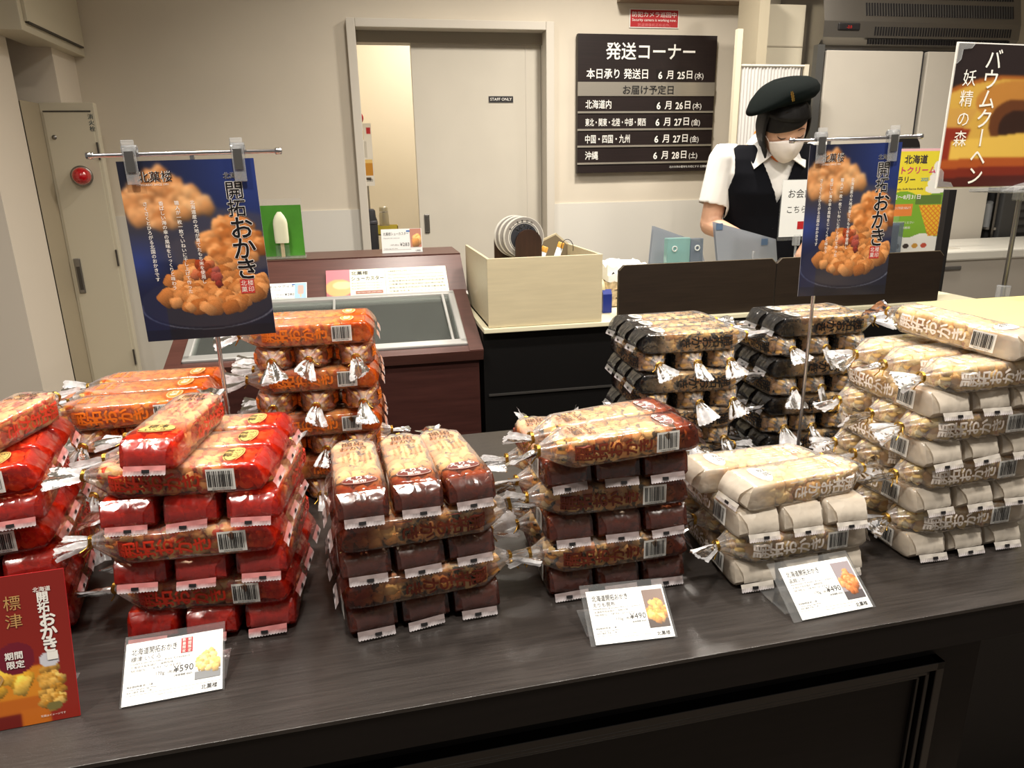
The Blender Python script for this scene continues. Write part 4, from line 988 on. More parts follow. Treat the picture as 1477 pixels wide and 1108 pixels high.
# ------------------------------------------------------------------ doorway, door and the passage behind
FRM = mat('door_frame_paint', col(206, 200, 188), 0.4); DOORM = mat('door_laminate', col(204, 198, 184), 0.5, noise=0.03, nscale=4)
dr = empty('door_1', (0, 0, 0)); dr['kind'] = 'structure'
for b in [(DX0-0.036, DX0+0.005, 0, DZ+0.034), (DX1-0.005, DX1+0.036, 0, DZ+0.034), (DX0+0.005, DX1-0.005, DZ-0.004, DZ+0.034)]:
    MB().box(b[0], b[1], 3.655, 3.835, b[2], b[3], 0, None, 0.003).build('door_frame', FRM, dr)
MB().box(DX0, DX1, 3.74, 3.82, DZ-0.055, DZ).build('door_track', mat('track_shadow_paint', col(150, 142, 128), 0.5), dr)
px0 = aty(591, 60, 3.78).x
MB().box(px0, DX1-0.006, 3.765, 3.805, 0.01, DZ-0.04, 0, None, 0.002).build('door_leaf', DOORM, dr)
MB().box(DX1-0.085, DX1-0.08, 3.763, 3.765, 0.01, DZ-0.04).build('leaf_edge_strip', FRM, dr)
a, b = aty(614, 309, 3.765), aty(620, 336, 3.765)
MB().box(a.x-0.008, a.x+0.018, 3.758, 3.765, b.z, a.z, 0, None, 0.004).build('recessed_handle', STEEL, dr)
MB().box(a.x-0.002, a.x+0.012, 3.7565, 3.758, b.z+.012, a.z-.012, 0).build('handle_recess', mat('handle_dark', col(70, 66, 60), 0.5), dr)
pl = empty('door_plate', (aty(705, 148, 3.764).x, 3.7645, aty(705, 148, 3.764).z), label='small black staff only plate on the sliding door', cat='sign')
MB().box(0, 0.125, -0.003, 0, 0, 0.030).build('plate', mat('plate_grey', col(90, 90, 90), 0.35), pl)
mb = MB(); fn = lambda a, b, o_=0.0036: (a, -o_, b); mb.add([fn(0.002, 0.002, .0032), fn(0.123, 0.002, .0032), fn(0.123, 0.028, .0032), fn(0.002, 0.028, .0032)], [(0, 1, 2, 3)], 1); mb.text('STAFF ONLY', 0.0625, 0.009, 0.019, fn, 0, 'c', 0.01, 0.11); mb.build('lettering', [WHITE, BLACK], pl)
# passage
PASS = mat('passage_wall', col(226, 216, 194), 0.7)
mb = MB(); mb.box(-0.9, 1.6, 4.9, 5.0, 0, ZC); struct(mb, 'wall_passage', PASS)
mb = MB(); mb.box(-0.16, -0.10, 3.82, 4.9, 0, ZC); struct(mb, 'wall_passage_left', PASS)
mb = MB(); mb.box(1.5, 1.6, 3.82, 4.9, 0, ZC); struct(mb, 'wall_passage_right', PASS)
def on_wall(px, py, Y): return aty(px, py, Y)
# notice on the passage wall, seen through the opening
Y = 4.3; a, b = aty(513, 178, Y), aty(541, 268, Y)
q = empty('price_poster', (a.x, Y, b.z), (0, 0, 0), 'white sponge cake poster seen inside the open doorway', 'poster')
w, h = b.x-a.x, a.z-b.z
img = np.zeros((70, 26, 3))+236.0; img[44:58, 4:24] = (206, 146, 50); img[40:44, 4:24] = (238, 206, 130); img[20:38, 5:16] = (206, 206, 204); img[8:18, 4:12] = (222, 190, 110); img[5:12, 17:24] = (196, 40, 50)
img[60:63, 4:20] = (90, 80, 70)
sheet_obj('picture', paint_sheet(img, w, h), q, (0, -0.0015, 0)); MB().box(0, w, 0, 0.004, 0, h).build('board', CARD, q)
mb = MB(); mb.text('¥1,080', w*0.5, h*0.07, 0.022, lambda a, b: (a, -0.003, b), 0, 'c'); mb.build('lettering', [BLACK], q)
MB().tube([(w*0.5, 0.01, 0.0), (w*0.5, 0.01, -b.z)], 0.006, 8).build('stand_pole', STEEL, q)
MB().lathe([(0, 0), (0.11, 0), (0.11, 0.012), (0, 0.016)], 24, 0, Matrix.Translation((w*0.5, 0.01, -b.z))).build('stand_base', STEEL, q)
mb = MB(); mb.lathe([(0, 0), (0.035, 0), (0.035, 0.003), (0, 0.003)], 24, 0, Matrix.Translation((0.01, 0.0, h+0.028)) @ Matrix.Rotation(PI/2, 4, 'X')); mb.build('red_round_tag', RED, q)
mb = MB(); mb.text('No.1', 0.01, h+0.02, 0.024, lambda a, b: (a, -0.0045, b), 0, 'c', 0.02); mb.build('tag_lettering', [WHITE], q)
# side table in the passage with a flask, a black umbrella case and a yellow basket
tb = empty('passage_table', (0.085, 4.0, 0), label='narrow white table just inside the doorway', cat='table')
zt = aty(560, 338, 4.1).z
MB().box(0.02, 0.62, 0.0, 0.32, zt-0.02, zt).build('table_top', CARD, tb)
for x in (0.04, 0.58):
    for y in (0.02, 0.28): MB().box(x, x+0.02, y, y+0.02, 0, zt-0.02).build('leg', STEEL, tb)
fx, fy = aty(555, 330, 4.12).x, 4.12
q = empty('steel_flask', (fx, fy, zt+.0005), label='pale steel vacuum flask inside the doorway', cat='flask')
MB().lathe([(0, 0), (0.026, 0), (0.027, 0.01), (0.027, 0.10), (0.024, 0.118), (0.024, 0.142), (0.021, 0.150), (0, 0.150)], 24).build('flask_body', mat('flask_steel', col(176, 168, 146), 0.3, 0.4), q)
MB().lathe([(0.0245, 0.119), (0.0248, 0.121), (0.0245, 0.123)], 24).build('cap_ring', CHROME, q)
a, b = aty(527, 302, 3.9), aty(543, 356, 3.9)
q = empty('black_case', ((a.x+b.x)/2, 3.93, 0.0), label='tall black padded case standing inside the doorway', cat='case')
MB().lathe([(0, 0), (0.036, 0.0), (0.037, a.z-0.06), (0.030, a.z-0.04), (0.029, a.z-0.01), (0.02, a.z), (0, a.z)], 20).build('case_body', mat('black_cloth', col(22, 22, 28), 0.7), q)
MB().lathe([(0.0385, a.z-0.075), (0.0385, a.z-0.065), (0.037, a.z-0.06), (0.037, a.z-.08), (0.0385, a.z-.075)], 20).build('case_band', mat('band_grey', col(50, 50, 58), 0.6), q)
a = aty(552, 352, 4.02)
q = empty('yellow_basket', (a.x-0.03, 4.03, zt+.0005), label='yellow basket of crumpled paper inside the doorway', cat='basket')
mb = MB(); mb.box(0, 0.12, 0, 0.10, 0, 0.006); mb.box(0, 0.004, 0, 0.10, 0, 0.05); mb.box(0.116, 0.12, 0, 0.10, 0, 0.05); mb.box(0, 0.12, 0, 0.004, 0, 0.05); mb.box(0, 0.12, 0.096, 0.10, 0, 0.05); o = mb.build('basket', mat('yellow_plastic', col(196, 176, 60), 0.5), q); o['kind'] = 'thing'

# ------------------------------------------------------------------ dispatch board and camera notice on the wall
a, b = aty(834, 48, 3.66), aty(1029, 246, 3.66)
bw, bh = 0.735, a.z-b.z
sb = empty('dispatch_board', (a.x, 3.69, b.z), label='dark brown dispatch-date board with steel strips on the back wall', cat='sign')
MB().box(0, bw, -0.028, 0, 0, bh, 0, None, 0.001).build('board', mat('board_brown', col(34, 25, 24), 0.45, spec=0.3, noise=0.15, nscale=20, stretch=(0.3, 1, 14)), sb)
SBAND = mat('brushed_steel', col(186, 180, 168), 0.3, 0.7, noise=0.06, nscale=30, stretch=(0.3, 1, 30))
yb = lambda f: bh*(1-f)     # fraction from the top, taken from the photograph
MB().box(0.0, bw, -0.032, -0.028, yb(0.435), yb(0.335)).build('steel_band', SBAND, sb)
rows = [0.553, 0.680, 0.803, 0.930]
for r_ in rows: MB().box(0.0, bw, -0.033, -0.028, yb(r_+0.006), yb(r_-0.008)).build('steel_strip', SBAND, sb)
mb = MB(); fn = lambda a, b, o_=0.0295: (a, -o_, b)
S = bw/200.0*1.0
def T(s, fx_, fy_, size, al='l', bold=0.01, width=None, mi=0, off=0.0295): mb.text(s, bw*fx_, yb(fy_), size, lambda a, b: (a, -off, b), mi, al, bold, bw*width if width else None)
T('発送コーナー', 0.195, 0.165, 0.083, 'l', 0.02, 0.645)
T('本日承り 発送日', 0.06, 0.305, 0.050, 'l', 0.02, 0.44)
T('お届け予定日', 0.32, 0.418, 0.046, 'l', 0.02, 0.37, 1, 0.0335)
for s, fy_, w_ in [('北海道内', 0.520, 0.185), ('東北・関東・北陸・中部・関西', 0.648, 0.44), ('中国・四国・九州', 0.773, 0.325), ('沖縄', 0.895, 0.095)]: T(s, 0.055, fy_, 0.044 if w_ != 0.44 else 0.040, 'l', 0.015, w_)
for i, (d_, w_, fy_) in enumerate([('25', '(水)', 0.31), ('26', '(木)', 0.53), ('27', '(金)', 0.652), ('27', '(金)', 0.778), ('28', '(土)', 0.902)]):
    sx = -0.004*i
    T('6', 0.575+sx, fy_, 0.047, 'l', 0.03); T('月', 0.635+sx, fy_-0.004, 0.044, 'l', 0.02); T(d_, 0.715+sx, fy_, 0.047, 'l', 0.03, 0.056); T('日', 0.785+sx, fy_-0.006, 0.044, 'l', 0.02); T(w_, 0.845+sx, fy_-0.004, 0.034, 'l', 0.01, 0.065)
T('北の大地の素材を大切にする 北菓楼', 0.97, 0.972, 0.013, 'r', 0.0)
mb.build('lettering', [WHITE, BLACK], sb)
for i, r_ in enumerate([0.245, 0.47, 0.59, 0.72, 0.84]):
    for x in (0.56, 0.70): MB().box(bw*x, bw*(x+0.055 if x < 0.6 else x+0.075), -0.0288, -0.028, yb(r_+0.078), yb(r_)).build('number_slot', mat('slot_black', col(26, 20, 19), 0.3), sb)
a, b = aty(909, 12, 3.69), aty(979, 41, 3.69)
q = empty('camera_notice', (a.x, 3.6985, b.z), label='red and white security camera notice above the dispatch board', cat='sign')
w, h = b.x-a.x, a.z-b.z
MB().box(0, w, -0.004, 0, 0, h).build('plate', WHITE, q)
mb = MB(); f = lambda a, b, o_=0.0046: (a, -o_, b)
mb.add([f(.004, .004, .0043), f(w-.004, .004, .0043), f(w-.004, h-.004, .0043), f(.004, h-.004, .0043)], [(0, 1, 2, 3)], 1)
mb.text('防犯カメラ巡回中', w/2, h*0.60, h*0.30, f, 0, 'c', 0.008, w*0.9); mb.text('Security camera is working now.', w/2, h*0.36, h*0.2, f, 0, 'c', 0.008, w*0.9); mb.text('防盗摄像机正在运作。', w/2, h*0.10, h*0.17, f, 2, 'c', 0, w*0.66)
mb.build('lettering', [WHITE, RED, mat('pale_red_ink', col(220, 130, 130), 0.5)], q)
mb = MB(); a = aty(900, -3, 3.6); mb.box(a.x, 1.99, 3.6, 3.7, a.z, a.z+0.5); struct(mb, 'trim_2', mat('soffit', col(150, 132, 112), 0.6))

# ------------------------------------------------------------------ hydrant cabinet, alarm lamp and wall box on the left
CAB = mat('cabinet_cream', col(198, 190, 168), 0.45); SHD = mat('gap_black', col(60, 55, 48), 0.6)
x0, x1, zt = aty(55, 148, 3.40).x, aty(134, 150, 3.40).x, aty(55, 148, 3.40).z
hc = empty('hydrant_cabinet', (0, 0, 0), label='tall cream steel hydrant cabinet in the left corner', cat='cabinet')
MB().box(x0, x1, 3.40, 3.44, 0, zt, 0, None, 0.002).build('body', CAB, hc)
MB().prism([(x0, 3.40), (x0-0.002, 3.44), (x0-0.105, 3.44), (XA+0.002, 3.262), (XA+0.002, 3.256)], 0, zt-0.003, 0).build('splayed_side', mat('cabinet_cream_shaded', col(168, 156, 132), 0.5), hc)  # side in a darker cream, its shade put into the colour
MB().box(x0+0.012, x1-0.012, 3.394, 3.40, 0.05, zt-0.035, 0, None, 0.001).build('cabinet_door', CAB, hc)
MB().box(x0+0.012, x1-0.012, 3.3925, 3.3945, zt-0.037, zt-0.031).build('door_gap', SHD, hc)
for pz in [aty(146, 218, 3.39).z, aty(171, 372, 3.39).z, aty(197, 515, 3.39).z]: MB().tube([(x1-0.008, 3.392, pz-0.035), (x1-0.008, 3.392, pz+0.035)], 0.004, 8).build('hinge', SHD, hc)
p = aty(115, 398, 3.39)
MB().box(p.x-0.013, p.x+0.013, 3.386, 3.394, p.z-0.075, p.z+0.075, 0, None, 0.003).build('recessed_handle', STEEL, hc)
MB().box(p.x-0.006, p.x+0.008, 3.3845, 3.387, p.z-0.06, p.z+0.04).build('handle_recess', SHD, hc)
p = aty(78, 198, 3.39); MB().lathe([(0, 0), (0.009, 0), (0.009, 0.004), (0, 0.004)], 16, 0, Matrix.Translation((p.x, 3.394, p.z)) @ Matrix.Rotation(PI/2, 4, 'X')).build('lock', STEEL, hc)
mb = MB(); p = aty(131, 168, 3.39); mb.vtext('消火栓', p.x-0.003, p.z, 0.022, lambda a, b: (a, 3.3932, b), 0, 0.02); mb.build('lettering', [mat('dark_teal_ink', col(60, 74, 76), 0.5)], hc)
p = aty(119, 254, 3.37)
al = empty('alarm_lamp', (p.x-0.01, 3.3935, p.z), (PI/2, 0, R_(16)), 'red domed alarm lamp on the hydrant cabinet', 'lamp')
MB().lathe([(0, 0), (0.042, 0), (0.042, 0.012), (0.036, 0.018), (0, 0.018)], 28).build('lamp_ring', STEEL, al)
MB().lathe([(0.035, 0.018), (0.036, 0.030), (0.031, 0.048), (0.020, 0.061), (0.008, 0.066), (0, 0.067)], 28).build('red_dome', mat('red_lens', col(186, 12, 24), 0.12, coat=1.0), al)
mb = MB()
for k in range(12): w_ = 2*PI*k/12; mb.tube([(0.0365*math.cos(w_), 0.0365*math.sin(w_), 0.018), (0.0355*math.cos(w_), 0.0355*math.sin(w_), 0.034), (0.022*math.cos(w_), 0.022*math.sin(w_), 0.060)], 0.0009, 4)
o = mb.build('lens_ribs', mat('red_rib', col(130, 8, 20), 0.2), al); o['kind'] = 'stuff'
a, b = aty(32, 43, 3.08), aty(118, 66, 3.69)
wb = empty('wall_box', (0, 0, 0), label='cream steel wall box high on the left wall', cat='cabinet')
zb = a.z
MB().box(a.x-0.12, a.x, 3.08, 3.698, zb, zb+0.5, 0, None, 0.002).build('body', CAB, wb)
MB().box(a.x, a.x+0.012, 3.11, 3.67, zb+0.035, zb+0.48, 0, None, 0.001).build('box_door', CAB, wb)
MB().box(a.x, a.x+0.0125, 3.12, 3.66, zb+0.030, zb+0.036).build('door_gap', SHD, wb)
# flush door in the near left wall
p1 = aty(45, 265, 3.249); fd = empty('door_2', (0, 0, 0)); fd['kind'] = 'structure'
MB().box(XA-0.9, XA-0.02, 3.243, 3.2495, 0.02, 2.3).build('door_leaf', mat('flush_door', col(214, 205, 190), 0.6), fd)
for py, px in ((262, 42), (290, 47), (520, 97)):
    p = aty(px, py, 3.24); MB().tube([(p.x, 3.242, p.z-0.02), (p.x, 3.242, p.z+0.02)], 0.005, 8).build('hinge', STEEL, fd)
# ------------------------------------------------------------------ things on the service counter's right half
FOLD = clear_mat('smoky_folder_plastic', tint=(0.72, 0.75, 0.8, 1), haze=0.55, rough=0.25, hazecol=col(176, 182, 192), gl=0.6)
def folder(px, Y, label, tilt, dep=0.012):
    P = [aty(x, y, Y) for x, y in px]; o = P[0].copy(); o.z = 0.951
    q = empty('plastic_folder', o, (0, 0, 0), label, 'folder', 'smoky plastic folders on the service counter')
    z0 = 0.0; poly = [(p.x-o.x, max(0.0, p.z-o.z)) for p in P]
    S_ = Matrix(((1, 0, 0, 0), (0, 0, 1, 0), (0, 1, 0, 0), (0, 0, 0, 1)))
    sh = Matrix.Rotation(tilt, 4, 'Z')
    MB().prism(poly, -0.0006, 0.0006, 0, sh @ S_).build('front_sheet', FOLD, q); MB().prism(poly, dep, dep+0.0012, 0, sh @ S_).build('back_sheet', FOLD, q)
    return q, sh, o
q, sh, o = folder([(932, 430), (943, 326), (1012, 350), (1030, 430)], 2.33, 'left smoky plastic folder standing behind the long partition', 0.05)
q, sh, o = folder([(1040, 430), (1030, 320), (1119, 345), (1124, 430)], 2.30, 'right smoky plastic folder in front of the shop assistant', 0.0)
for px, py in ((1038, 327), (1103, 349)):
    p = aty(px, py, 2.297); MB().box(p.x-o.x-.012, p.x-o.x+.012, -0.003, -0.001, p.z-o.z-.011, p.z-o.z+.011).build('blue_tab', mat('slate_blue_tab', col(84, 108, 140), 0.5), q)
p = aty(962, 372, 2.24)
q = empty('teal_case', (p.x, 2.24, 0.951), label='pale teal see-through card case behind the long partition', cat='case')
h = aty(962, 344, 2.24).z-0.951
TEAL = clear_mat('teal_plastic', tint=(0.6, 0.85, 0.82, 1), haze=0.35, hazecol=col(176, 214, 210), gl=0.8)
GRYP = clear_mat('grey_plastic', tint=(0.7, 0.75, 0.8, 1), haze=0.4, hazecol=col(130, 140, 152), gl=0.8)
MB().box(0, 0.082, 0, 0.03, 0, h, 0, None, 0.003).build('teal_half', TEAL, q); MB().box(0.084, 0.13, 0.002, 0.03, 0, h-0.004, 0, None, 0.003).build('grey_half', GRYP, q)
for x in (0.025, 0.106): MB().lathe([(0.006, 0), (0.010, 0), (0.010, 0.003), (0.006, 0.003), (0.006, 0)], 18, 0, Matrix.Translation((x, -0.001, h-0.035)) @ Matrix.Rotation(PI/2, 4, 'X')).build('snap_ring', mat('snap_white', col(200, 206, 206), 0.3), q)
p = aty(1084, 375, 2.2)
q = empty('card_clip_holder', (p.x, 2.2, 0.951), label='small clear clip holder behind the long partition', cat='holder')
h = aty(1090, 362, 2.2).z-0.951
MB().box(-0.02, 0.02, -0.01, 0.012, 0, 0.006).build('base', CLIPM, q); MB().tube([(0, 0, 0.004), (0.004, 0, h-0.01), (0.006, 0, h)], [0.003, 0.003, 0.005], 8).build('stem', CLIPM, q)

# white request card in an acrylic stand
a, b = aty(1130, 260, 2.16), aty(1128, 342, 2.16)
q = empty('counter_notice', (a.x, 2.16, 0.951), (0, 0, 0), 'white notice card in a clear stand in front of the shop assistant', 'sign')
z1, z2, w = a.z-0.951, b.z-0.951, 0.16
MB().box(0, w, 0, 0.0015, z2, z1).build('card', CARD, q)
MB().box(-0.003, w+0.003, 0.0015, 0.0035, z2-0.012, z1+.002).build('acrylic_back', CLEAR, q)
MB().tube([(w*0.42, 0.003, 0.0), (w*0.42, 0.003, z2)], 0.004, 8).build('stem', CLIPM, q)
MB().box(w*0.42-0.012, w*0.42+0.012, -0.003, 0.008, z2-0.03, z2+0.006, 0, None, 0.002).build('clamp', CLIPM, q)
MB().box(w*0.2, w*0.7, -0.02, 0.03, 0, 0.004).build('foot', CLIPM, q)
mb = MB(); fn = lambda a, b, o_=0.0006: (a, -o_, b); hh = z1-z2
mb.text('お会計は', w*0.5, z2+hh*0.70, 0.030, fn, 0, 'c'); mb.text('こちらへどうぞ', w*0.14, z2+hh*0.43, 0.026, fn, 0, 'l')
mb.add([fn(w*0.40, z2+hh*0.13), fn(w*0.56, z2+hh*0.13), fn(w*0.56, z2+hh*0.27), fn(w*0.40, z2+hh*0.27)], [(0, 1, 2, 3)], 1)
mb.build('lettering', [BLACK, RED], q)

# yellow and green soft-cream poster standing on the counter, dark post behind
a, b = aty(1282, 215, 2.20), aty(1343, 365, 2.20)
q = empty('soft_cream_poster', (1.70, 2.20, 0.951), (0, 0, 0), 'yellow and green soft ice cream poster in a clear stand on the service counter', 'poster')
w = b.x-1.70+0.012; z1 = a.z-0.951; z0 = b.z-0.951; hh = z1-z0
H, Wd = 150, 100; img = np.zeros((H, Wd, 3)); yy, xx = np.mgrid[0:H, 0:Wd]/1.0
img[:] = (232, 216, 60); edge = 62+4*np.sin(xx/9); img[yy > edge] = (120, 168, 50); img[yy > 122+3*np.sin(xx/7)] = (232, 232, 226)
k = (yy > 76) & (yy < 94) & (xx > 8) & (xx < 58); img[k] = (220, 130, 60)
for i in range(5): k = ((xx-88+i*0.5)/(16-i*2.6))**2+((yy-56+i*8)/6.5)**2 < 1; img[k] = (240-3*(i % 2), 238, 232)
k = (yy > 78) & (yy < 124) & (xx > 66+(yy-78)*0.42) & (xx < 104-(yy-78)*0.1); img[k] = (226, 186, 50); k2 = k & (((xx+yy).astype(int) % 7 < 2) | ((xx-yy).astype(int) % 7 < 2)); img[k2] = (214, 120, 40)
k = (yy > 64) & (yy < 78) & (xx > 60) & (xx < 98); img[k] = (92, 120, 54); img[:4] = (240, 190, 196)
for i in range(6): k = ((xx-16-i*13)/4.5)**2+((yy-137)/3.4)**2 < 1; img[k] = [(200, 60, 60), (150, 150, 140), (40, 40, 40), (60, 50, 44), (200, 150, 60), (190, 80, 60)][i]
sheet_obj('picture', paint_sheet(img, w, hh), q, (0, -0.0015, z0)); MB().box(-.004, w+.004, 0, 0.003, z0-.006, z1+.004).build('acrylic_back', CLEAR, q)
MB().box(0.0, w, -0.03, 0.05, 0, 0.004).build('acrylic_foot', CLEAR, q); MB().box(w*0.3, w*0.7, 0.003, 0.006, 0, z0+.02).build('support', CLEAR, q)
mb = MB(); fn = lambda a, b, o_=0.0022: (a, -o_, b)
mb.text('北海道', w*0.54, z0+hh*0.87, 0.030, fn, 0, 'c', 0.03); mb.text('ソフトクリーム', w*0.48, z0+hh*0.775, 0.026, fn, 1, 'c', 0.03, w*0.72); mb.text('ラリー', w*0.44, z0+hh*0.69, 0.024, fn, 0, 'c', 0.03); mb.text('2025', w*0.70, z0+hh*0.70, 0.015, fn, 2, 'c', 0.02)
mb.text('Hokkaido Soft Serve Rally', w*0.45, z0+hh*0.62, 0.009, fn, 0, 'c', 0.01, w*0.5); mb.text('6月1日〜8月31日', w*0.40, z0+hh*0.535, 0.018, fn, 3, 'c', 0.02, w*0.55)
mb.text('道内各店でスタンプをあつめよう', w*0.34, z0+hh*0.44, 0.010, fn, 3, 'c', 0.01, w*0.42); mb.text('参加店は店頭でご確認ください', w*0.38, z0+hh*0.30, 0.009, fn, 3, 'c', 0, w*0.5); mb.text('スタンプラリー事務局', w*0.38, z0+hh*0.25, 0.009, fn, 3, 'c', 0, w*0.4)
mb.build('lettering', [mat('navy_ink', col(44, 34, 60), 0.5), mat('pink_ink', col(206, 60, 110), 0.5), mat('sky_ink', col(60, 150, 190), 0.5), WHITE], q)

q = empty('leaflet_holder', (1.66, 2.128, 0.951), label='clear leaflet holder with blue slips beside the soft cream poster', cat='holder')
h = aty(1300, 322, 2.1).z-0.951
MB().box(0.0, 0.115, 0, 0.002, 0, h, 0).build('front_pane', GRYP, q); MB().box(0.0, 0.115, 0.026, 0.028, 0, h+.02, 0).build('back_pane', CLEAR, q); MB().box(0.01, 0.105, 0.008, 0.02, 0.002, h-0.005).build('slips', mat('pale_blue_paper', col(170, 186, 204), 0.5), q)
a = aty(1354, 380, 2.25)
q = empty('counter_screen', (a.x, 2.25, 0.0), label='tall narrow black screen at the counter end beside the chest freezer', cat='divider')
MB().box(0.0, 0.028, 0, 0.25, 0, aty(1364, 275, 2.2).z).build('panel', BLACK, q); MB().box(0.028, 0.030, 0.0, 0.25, 0.0, aty(1364, 275, 2.2).z).build('panel_edge', DARK, q)

# ------------------------------------------------------------------ upright refrigerator, side panel, curtain
FR = mat('fridge_white', col(206, 200, 188), 0.35, noise=0.02, nscale=6); FRS = mat('fridge_steel', col(140, 136, 130), 0.3, 0.85)
fx0 = aty(1187, 30, 3.3).x; fz = aty(1185, 64, 3.3).z
fr = empty('upright_fridge', (fx0, 3.3, 0), label='large two-door commercial refrigerator with a louvred steel head', cat='refrigerator')
FW = aty(1423, 335, 3.3).x-fx0-0.012; dxs = aty(1326, 130, 3.3).x-fx0
MB().box(0, FW, 0.03, 0.38, 0.12, fz, 0).build('cabinet', FRS, fr)
mb = MB(); mb.prism([(0.02, fz), (0.38, fz), (0.38, fz+0.42), (0.06, fz+0.42), (-0.012, fz+0.10), (-0.012, fz+0.03)], 0, FW, 0, Matrix(((0, 0, 1, 0), (1, 0, 0, 0), (0, 1, 0, 0), (0, 0, 0, 1)))); mb.build('machine_head', FRS, fr)
GSK = mat('gasket_dark', col(56, 56, 58), 0.5)
for (a_, b_) in ((0.03, dxs-0.014), (dxs+0.014, FW-0.03)):
    MB().box(a_-0.008, b_+0.008, 0.018, 0.032, 0.14, fz-0.018).build('gasket', GSK, fr)
    MB().box(a_, b_, -0.012, 0.018, 0.15, fz-0.026, 0, None, 0.004).build('fridge_door', FR, fr)
MB().box(-0.016, 0.022, -0.004, 0.03, 0.12, fz).build('side_post', mat('post_grey', col(104, 104, 102), 0.4, 0.5), fr)
for (r0_, n_, z_, x0_, tl_) in ((0, 58, fz+0.052, 0.27, 0), (1, 62, fz+0.155, 0.22, 1), (2, 62, fz+0.235, 0.22, 1), (3, 56, fz+0.012, 0.24, 0)):
    mb = MB()
    for i in range(n_):
        x = x0_+i*0.0145
        if x > FW-0.05: break
        if r0_ in (1, 2): y = -0.012+(z_-fz-0.10)/0.32*0.072; mb.box(x, x+0.0065, y-0.004, y+0.006, z_-0.03, z_+0.028, 0, Matrix.Translation((0, y, z_)) @ Matrix.Rotation(-0.22, 4, 'X') @ Matrix.Translation((0, -y, -z_)))
        else: mb.box(x, x+0.0065, -0.015, -0.006, z_-0.010 if r0_ == 3 else z_-0.012, z_+0.014 if r0_ == 3 else z_+0.026)
    o = mb.build('louvre_slots', BLACK, fr); o['kind'] = 'stuff'
p = aty(1226, 38, 3.28)
MB().box(p.x-fx0-0.058, p.x-fx0+0.058, -0.018, 0.0, p.z-0.017, p.z+0.017, 0, None, 0.006).build('control_panel', BLACK, fr)
mb = MB(); mb.text('-3.0', p.x-fx0-0.002, p.z-0.008, 0.018, lambda a, b: (a, -0.0195, b), 0, 'c', 0.02); mb.build('display_digits', mat('red_digits', col(150, 30, 26), 0.4, emit=0.8), fr)
for x in (0.06, FW-0.1):
    MB().box(x, x+0.05, 0.06, 0.11, 0, 0.12).build('foot', STEEL, fr)
PANB = mat('beige_panel', col(214, 206, 184), 0.5)
p0, p1 = aty(1083, 40, 3.42), aty(1188, 40, 3.42)
q = empty('room_divider', (p0.x, 3.42, 0), label='tall beige divider standing beside the commercial refrigerator', cat='panel')
MB().box(0, fx0-p0.x-0.018, 0, 0.035, 0, aty(1090, 12, 3.42).z+.02).build('board', PANB, q); 
MB().box(0, fx0-p0.x-0.018, -0.002, 0.0, aty(1120, 68, 3.42).z, aty(1120, 66, 3.42).z).build('panel_joint', mat('joint_beige', col(170, 160, 140), 0.5), q)
MB().box(-0.05, 0.0, -0.16, 0.035, 0, aty(1090, 12, 3.42).z+.10).build('return_panel', mat('return_beige', col(184, 174, 150), 0.5), q)
cx0, cx1, cz = aty(1070, 98, 3.2).x, aty(1154, 98, 3.2).x, aty(1110, 97, 3.2).z
q = empty('privacy_curtain', (cx0, 3.2, 0), label='thin white gathered curtain hanging from a rail behind the assistant', cat='curtain')
mb = MB(); n = 90; vs = []
for zz, am in ((cz, 0.003), (cz-0.015, 0.002), (cz-0.1, 0.0016), (0.75, 0.003)):
    for k in range(n): x = (cx1-cx0)*k/(n-1); vs.append((x, am*math.sin(k*1.25)+0.4*am*math.sin(k*0.37+zz), zz))
mb.add(vs, [(j*n+k, (j+1)*n+k, (j+1)*n+k+1, j*n+k+1) for j in range(3) for k in range(n-1)], 0, True); mb.build('cloth', mat('sheer_cloth', col(206, 204, 200), 0.8), q)
MB().tube([(-0.03, 0, cz+0.006), (cx1-cx0+0.03, 0, cz+0.006)], 0.006, 8).build('rail', mat('rail_white', col(220, 216, 204), 0.4), q)
MB().tube([(cx1-cx0+0.01, 0.0, cz+0.006), (cx1-cx0+0.012, 0.01, cz-0.35)], 0.003, 6).build('pull_cord', GREY, q)
q2 = aty(1066, 130, 3.2)
MB().box(-0.035, -0.01, -0.01, 0.015, 0, aty(1068, 42, 3.2).z).build('side_pole', mat('pole_cream', col(222, 214, 190), 0.4), q)
MB().box(cx1-cx0+0.02, cx1-cx0+0.04, -0.01, 0.01, 0, cz+0.012).build('side_pole', mat('pole_cream2', col(214, 208, 190), 0.4), q)
p = aty(1312, 194, 2.86)
q = empty('chair', (p.x, 2.86, 0), label='rounded black chair back in front of the refrigerator', cat='chair')
MB().prism([(-0.062, 0), (0.062, 0)]+[(0.062*math.cos(PI*k/12), 0.16+0.062*math.sin(PI*k/12)) for k in range(13)], 0, 0.02, 0, Matrix.Translation((0, 0, p.z-0.222)) @ XZ).build('backrest', BLACK, q)
MB().tube([(0, 0.025, 0.45), (0, 0.025, p.z-0.1)], 0.012, 8).build('back_post', STEEL, q); MB().box(-0.2, 0.1, -0.36, 0.04, 0.42, 0.47, 0, None, 0.012).build('seat', BLACK, q)
for x in (-0.17, 0.08):
    for y in (-0.33, 0.01): MB().tube([(x, y, 0.42), (x*1.1, y*1.05, 0.0)], 0.012, 8).build('leg', STEEL, q)

